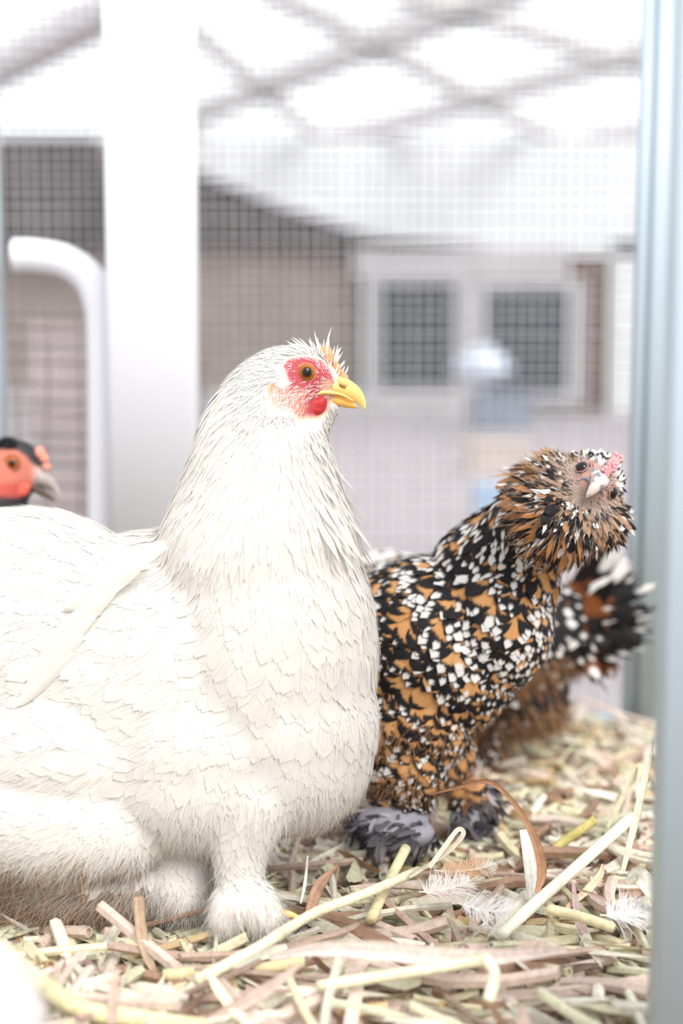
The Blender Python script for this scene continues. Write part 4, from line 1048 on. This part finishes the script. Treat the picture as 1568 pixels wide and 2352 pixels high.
def straw_kind(rng):
    kind = 'stem' if rng.random() < .5 else 'blade'
    if kind == 'stem': return kind, rng.uniform(.035, .13), rng.uniform(.0016, .0044)
    return kind, rng.uniform(.03, .11), rng.uniform(.0025, .0068)
def place(V, pos, yaw, pitch, roll):
    cy, sy, cp_, sp_ = math.cos(yaw), math.sin(yaw), math.cos(pitch), math.sin(pitch); cr, sr = math.cos(roll), math.sin(roll)
    Rr = np.array([[1, 0, 0], [0, cr, -sr], [0, sr, cr]]); Rp = np.array([[cp_, 0, -sp_], [0, 1, 0], [sp_, 0, cp_]]); Ry = np.array([[cy, -sy, 0], [sy, cy, 0], [0, 0, 1]])
    return V @ (Ry@Rp@Rr).T + pos
XLIM = (-.40, .37)
def spot(rng):
    while True:
        y = rng.uniform(.68, 1.46); x = rng.uniform(*XLIM)
        lim = np.interp(y, [.68, .72, .76, 1.46], [.135, .15, .30, .36])
        if abs(x) < .25*y + .10 and x < lim: return x, y
rs = np.random.default_rng(21)
Vs, Fs, Cs = [], [], []; off = 0
for i in range(7400):
    kind, L, r = straw_kind(rs); V, F = straw_geo(rs, L, kind, r)
    x, y = spot(rs)
    p = place(V, np.array([x, y, rs.uniform(-.020, -.001) + .004*math.sin(9*x+5*y)]), rs.uniform(0, 2*math.pi), rs.normal(0, .13), rs.uniform(0, 6))
    p[:, 2] = np.maximum(p[:, 2], -.0245)
    c = PAL[rs.choice(len(PAL), p=PW)]*rs.uniform(.66, 1.05)
    Vs.append(p); Fs += [tuple(off+q for q in f) for f in F]; off += len(p); Cs.append(np.tile(c, (len(p), 1)))
me = bpy.data.meshes.new('straw_bedding'); me.from_pydata(np.concatenate(Vs).tolist(), [], Fs); me.update()
vcol(me, 'col', np.concatenate(Cs))
o = link('straw_bedding', me, M_straw, None, False); tag(o, 'matted bed of chopped straw and dry grass covering the pen floor', 'straw', kind='stuff')
# loose stalks and blades on top, each its own object
protos = []
for i in range(40):
    kind, L, r = straw_kind(rs)
    if kind == 'stem': L *= 1.15
    V, F = straw_geo(rs, L, kind, r)
    me = bpy.data.meshes.new('straw_stalk' if kind == 'stem' else 'dry_grass'); me.from_pydata(V.tolist(), [], F); me.update()
    ci = int(rs.choice(len(PAL), p=PW)); c = PAL[ci]*rs.uniform(.82, 1.0); vcol(me, 'col', np.tile(c, (len(V), 1))); me.materials.append(M_straw)
    if kind == 'blade': me.polygons.foreach_set('use_smooth', np.ones(len(me.polygons), bool))
    protos.append((kind, me, ci, L))
CN = ['straw-yellow', 'pale cream', 'grey-green', 'pinkish', 'dark brown', 'golden', 'pale pink', 'dull brown']
def where(x, y):
    u_, v_, _ = [float(q[0]) for q in proj(np.array([[x, y, .006]]))]
    if v_ > 2250: return 'along the bottom edge, ' + ('at the left' if u_ < 400 else 'left of centre' if u_ < 784 else 'right of centre' if u_ < 1150 else 'at the right')
    if v_ > 2100: return 'in the foreground ' + ('below the soiled down' if u_ < 450 else 'below the white foot' if u_ < 760 else 'below the down feathers' if u_ < 1150 else 'beside the door jamb')
    if u_ < 640: return 'beside or under the white hen'
    if v_ > 1930: return 'between the white foot and slate feet' if u_ < 900 else 'around the fallen feathers' if u_ < 1200 else 'near the long cream stalk'
    return 'by the slate feet' if u_ < 1200 else 'near the far corner post'
def taken(x, y): return (-.27 < x < -.035 and .84 < y < 1.05) or (.02 < x < .135 and .99 < y < 1.18) or (.07 < x < .16 and 1.2 < y < 1.36) or (-.42 < x < -.2 and 1.1 < y < 1.3)
used = set()
for i in range(250):
    kind, me, ci, L = protos[i % len(protos)]
    for tries in range(80):
        x, y = spot(rs); yaw = rs.uniform(0, 6.28)
        lie = abs(math.cos(yaw)); way = 'lying crosswise' if lie > .85 else 'pointing at the viewer' if lie < .35 else 'slanting up right' if math.sin(yaw)*math.cos(yaw) > 0 else 'slanting up left'
        size = 'short' if L < .065 else 'long' if L > .095 else 'mid-length'
        lab = '%s %s %s %s %s' % (size, CN[ci], 'straw stalk' if kind == 'stem' else 'grass blade', way, where(x, y))
        if lab not in used and not taken(x, y) and abs(x) < .25*y + .02 and not (y > 1.2 and rs.random() < .5): break
    else: continue
    used.add(lab)
    o = bpy.data.objects.new(me.name.split('.')[0], me); COL.objects.link(o)
    o.location = (x, y, rs.uniform(.001, .010)); o.rotation_euler = (rs.uniform(0, 6), rs.normal(0, .16), yaw)
    tag(o, lab, 'straw', 'loose straw on the bedding', 'thing')

# named pieces that stand out
def fp(px, py, z=.02): 
    return W(px, py, floorD(px, py, z))
def hero_stem(name, label, pts, r, col, node=None):
    n = 16; P3 = spline(pts, n); rad = np.full(n, r)
    if node is not None: rad[node] *= 1.18
    g = MB(); g.tube(P3, rad, 10); me = bpy.data.meshes.new(name); me.from_pydata(g.V, [], g.F); me.update()
    c = np.tile(np.array(col), (len(g.V), 1)); c *= (1+.12*np.sin(np.arange(len(c))*.7))[:, None]
    if node is not None: c[node*10:node*10+10] *= .75
    vcol(me, 'col', np.clip(c, 0, .95)); o = link(name, me, M_straw); return tag(o, label, 'straw', kind='thing')
def hero_blade(name, label, pts, wd, col, twist=0.0, nrm=None):
    n = 26; P3 = spline(pts, n); t = np.linspace(0, 1, n); wv = np.interp(t, np.linspace(0, 1, len(wd)), wd)
    Tn = norm(np.gradient(P3, axis=0)); ref = np.tile(-FW if nrm is None else np.asarray(nrm, float), (n, 1))
    Sd = norm(np.cross(Tn, ref)); Nr = np.cross(Sd, Tn); an = twist*t
    D_ = Sd*np.cos(an)[:, None] + Nr*np.sin(an)[:, None]; M_ = -Sd*np.sin(an)[:, None] + Nr*np.cos(an)[:, None]
    us = (-1, -.5, 0, .5, 1); th = .00025
    top = np.stack([P3 + D_*(wv*.5*u)[:, None] - M_*((1-u*u)*wv*.12)[:, None] for u in us], 1)
    m = len(us); V = np.concatenate([top.reshape(-1, 3), (top + M_[:, None, :]*th*2).reshape(-1, 3)]); F = []
    for i in range(n-1):
        for j in range(m-1):
            F.append((i*m+j, i*m+j+1, (i+1)*m+j+1, (i+1)*m+j)); b = n*m
            F.append((b+i*m+j, b+(i+1)*m+j, b+(i+1)*m+j+1, b+i*m+j+1))
    me = bpy.data.meshes.new(name); me.from_pydata(V.tolist(), [], F); me.update()
    c = np.tile(np.array(col), (len(V), 1)); st = np.tile(np.array([.8, 1.08, .86, 1.1, .82]), 2*n)[:, None]
    vcol(me, 'col', np.clip(c*st, 0, .95)); o = link(name, me, M_straw); return tag(o, label, 'straw', kind='thing')
px1 = S_
CRM = (.86, .82, .62); PALE = (.88, .85, .76); TAN = (.62, .36, .20); PNK = (.78, .62, .54); GRN = (.66, .66, .44); YEL = (.80, .72, .44)
hero_stem('straw_stalk', 'long thick cream straw stalk slanting up to the right', [fp(1150, 2145, .02), W(1300, 2012, .955), W(1450, 1878, 1.03)], .0040, (.88, .85, .70))
hero_blade('straw_stalk', 'upright broken pale straw stalk with a frayed top', [W(1228, 2090, .93), W(1222, 2030, .935), W(1214, 1960, .94), W(1207, 1905, .945)], [.0080, .0088, .0088, .0086], (.88, .86, .78))
hero_blade('dry_grass', 'thin brown dry blade arching high over the bedding', [W(1232, 2052, .92), W(1244, 2005, .925), W(1236, 1950, .925), W(1205, 1880, .93), W(1160, 1822, .935), W(1122, 1795, .94), W(1085, 1800, .94), W(1030, 1813, .945), W(985, 1825, .95)], [.003, .0064, .0062, .004, .0032, .0034, .0030, .0022, .0006], (.50, .27, .15), .5)
hero_blade('dry_grass', 'thin pale straw strip folded back in a loop beside the slate foot', [W(985, 1992, .93), W(1020, 1945, .935), W(1048, 1908, .94), W(1061, 1906, .94), W(1060, 1922, .94), W(1020, 1962, .94), W(940, 2012, .935)], [.003, .0032, .0032, .003, .0034, .0034, .003], (.85, .76, .60), .3)
hero_stem('straw_stalk', 'short thick yellow straw stalk poking up near the slate foot', [fp(852, 2110, .015), W(890, 2030, .95), W(932, 1948, .985)], .0036, YEL)
hero_stem('straw_stalk', 'very long cream straw stalk running from the white foot to the right', [fp(450, 2252, .02), fp(600, 2172, .025), fp(720, 2098, .03), fp(840, 2052, .03), fp(960, 2000, .025)], .0032, (.86, .81, .58), 5)
hero_blade('dry_grass', 'twisted reddish-brown blade standing beside the white foot', [fp(708, 2110, .012), W(722, 2060, .935), W(740, 2025, .94), W(776, 1988, .945)], [.006, .0078, .008, .0012], (.55, .34, .23), 1.0)
hero_stem('straw_stalk', 'thick yellow-green straw stem curving along the bottom left', [W(-40, 2150, .80), W(40, 2215, .79), W(110, 2272, .785), W(190, 2318, .78), W(300, 2338, .775), W(470, 2362, .77)], .0052, (.76, .70, .42), 6)
hero_blade('dry_grass', 'broad pale pink blade lying across the foreground', [W(620, 2200, .82), W(720, 2180, .815), W(860, 2182, .81), W(1000, 2196, .81), W(1150, 2196, .815), W(1300, 2180, .82)], [.003, .008, .011, .011, .009, .004], (.80, .66, .60), .2)
hero_stem('straw_stalk', 'pale yellow straw stalk below the broad pink blade', [W(728, 2266, .80), W(860, 2246, .80), W(980, 2226, .805), W(1120, 2205, .81)], .0032, (.86, .80, .56))
hero_stem('straw_stalk', 'level straw stalk crossing below the white foot', [W(375, 2240, .845), W(500, 2228, .845), W(620, 2222, .845), W(700, 2210, .845)], .0036, (.78, .70, .42))
hero_blade('dry_grass', 'curled pale orange blade with upturned tip right of the broken stalk', [fp(1300, 2085, .02), W(1350, 2042, .925), W(1378, 2010, .93), W(1384, 1985, .935)], [.003, .0052, .005, .001], (.80, .58, .40), .9)
hero_blade('dry_grass', 'mauve-brown blade standing over the long cream stalk', [W(1316, 2028, .915), W(1322, 2080, .905), W(1332, 2120, .90), W(1348, 2155, .895)], [.002, .0046, .005, .0045], (.50, .36, .33), .3)
hero_blade('dry_grass', 'wiry reddish blade curving down beside the door jamb', [W(1325, 2042, .92), W(1380, 2062, .91), W(1425, 2105, .90), W(1462, 2155, .89), W(1452, 2200, .885), W(1432, 2232, .88)], [.001, .0022, .0024, .0024, .0026, .001], (.48, .33, .26), .6)
hero_stem('straw_stalk', 'short golden straw stalk with a cut end by the door jamb', [fp(1258, 2088, .02), fp(1330, 2105, .02), fp(1406, 2130, .02)], .0033, (.84, .74, .48))
hero_stem('straw_stalk', 'olive-yellow straw stalk behind the long cream stalk', [W(1270, 1950, 1.03), W(1320, 1915, 1.03), W(1368, 1882, 1.03)], .0034, (.66, .57, .22))
hero_blade('dry_grass', 'tall bent grey-green seed head leaning at the door jamb', [W(1430, 2000, .955), W(1455, 1900, .96), W(1478, 1800, .965), W(1496, 1720, .97), W(1500, 1700, .97)], [.003, .005, .005, .003, .001], (.70, .68, .54), 1.0)
hero_blade('dry_grass', 'drooping dry blade in front of the far corner post', [W(1395, 1900, 1.06), W(1430, 1830, 1.06), W(1455, 1780, 1.06), W(1470, 1760, 1.06), W(1462, 1800, 1.055)], [.003, .004, .005, .005, .004], (.72, .66, .46), .6)
hero_blade('dry_grass', 'folded grey-green leaf pressed against the door jamb', [W(1435, 2030, .90), W(1465, 2010, .895), W(1500, 2050, .885), W(1530, 2090, .88)], [.002, .011, .011, .006], (.62, .60, .50), .5)
hero_blade('dry_grass', 'brown pointed blade hanging under the white hen', [W(318, 2060, .87), W(325, 2140, .865), W(340, 2200, .86), W(372, 2262, .855)], [.006, .007, .006, .001], (.50, .36, .25), .3)
hero_blade('dry_grass', 'blurred pink-brown blade upright in the bottom centre left', [W(258, 2352, .77), W(262, 2270, .775), W(268, 2225, .78)], [.005, .0055, .003], (.62, .46, .38), .2)
hero_blade('dry_grass', 'blurred dark mauve blade rising across the bottom centre', [W(470, 2352, .77), W(600, 2280, .775), W(690, 2215, .78)], [.006, .008, .002], (.60, .46, .40), .3)
hero_stem('straw_stalk', 'blurred pale green straw stalk leaning at the bottom right', [W(1120, 2300, .77), W(1135, 2240, .775), W(1110, 2195, .78)], .0034, (.78, .77, .58))
hero_blade('dry_grass', 'thin white straw sliver standing by the white foot', [fp(690, 2075, .015), W(700, 2030, .945), W(707, 1965, .95)], [.0012, .0024, .0012], (.86, .84, .76))

# fallen feathers on the bedding
def fallen(label, px_, py_, z, L, Wd, ang, base, tipc, nb=150):
    c = fp(px_, py_, z); T0 = np.array([math.cos(ang), math.sin(ang)*.8, .12]); T0 = norm(T0); N0 = norm(np.array([0, -.35, 1.0])); N0 = norm(N0 - T0*np.dot(T0, N0))
    root = empty('fallen_feather', c - T0*L*.5, label, 'feather', 'feathers lying on the straw')
    n = nb; tt = RNG.uniform(.02, .95, n); sd = np.where(RNG.random(n) < .5, -1, 1); Bv = np.cross(N0, T0)
    curve = lambda t: c + T0*(t-.5)[:, None]*L + N0*(.35*L*(t-.5)**2)[:, None]
    P0 = curve(tt); dirs = norm(T0[None]*.75 + Bv[None]*sd[:, None] + RNG.normal(0, .25, (n, 3)) + N0*.25)
    Lb = Wd*.62*np.sin(np.clip(tt*1.05+.12, 0, 1)*math.pi)**.6*RNG.uniform(.7, 1.2, n)
    col = mixc(np.tile(np.array(base, float), (n, 1)), tipc, sstep(tt, .45, .8))
    me = feather_mesh('barbs', P0, norm(np.tile(N0, (n, 1)) + RNG.normal(0, .2, (n, 3))), dirs, Lb, .0009, 'strand', .1, 12, 0, 5, 1, col=col, wave=.2, sink=0)
    o = link('barbs', me, M_fluff, root); o['kind'] = 'stuff'
    g = MB(); g.tube(curve(np.linspace(-.08, 1, 10)), np.linspace(.0006, .0002, 10), 6); g.build('quill', mat('quill_cream', (.80, .74, .64), .4, .05, 200), root, True)
fallen('fluffy white and buff down feather in the middle of the straw', 1035, 2040, .030, .040, .030, .5, (.85, .78, .74), (.84, .80, .76), 260)
fallen('buff-orange feather with a white edge behind the fluffy down feather', 1085, 1998, .026, .046, .022, .2, (.78, .56, .38), (.86, .82, .76), 420)
fallen('wispy white down feather left of the broken stalk', 1128, 2092, .030, .038, .030, -.6, (.88, .86, .85), (.90, .88, .87), 220)
fallen('small white down feather close to the door jamb', 1448, 2098, .022, .036, .034, .3, (.88, .87, .87), (.90, .88, .88), 240)
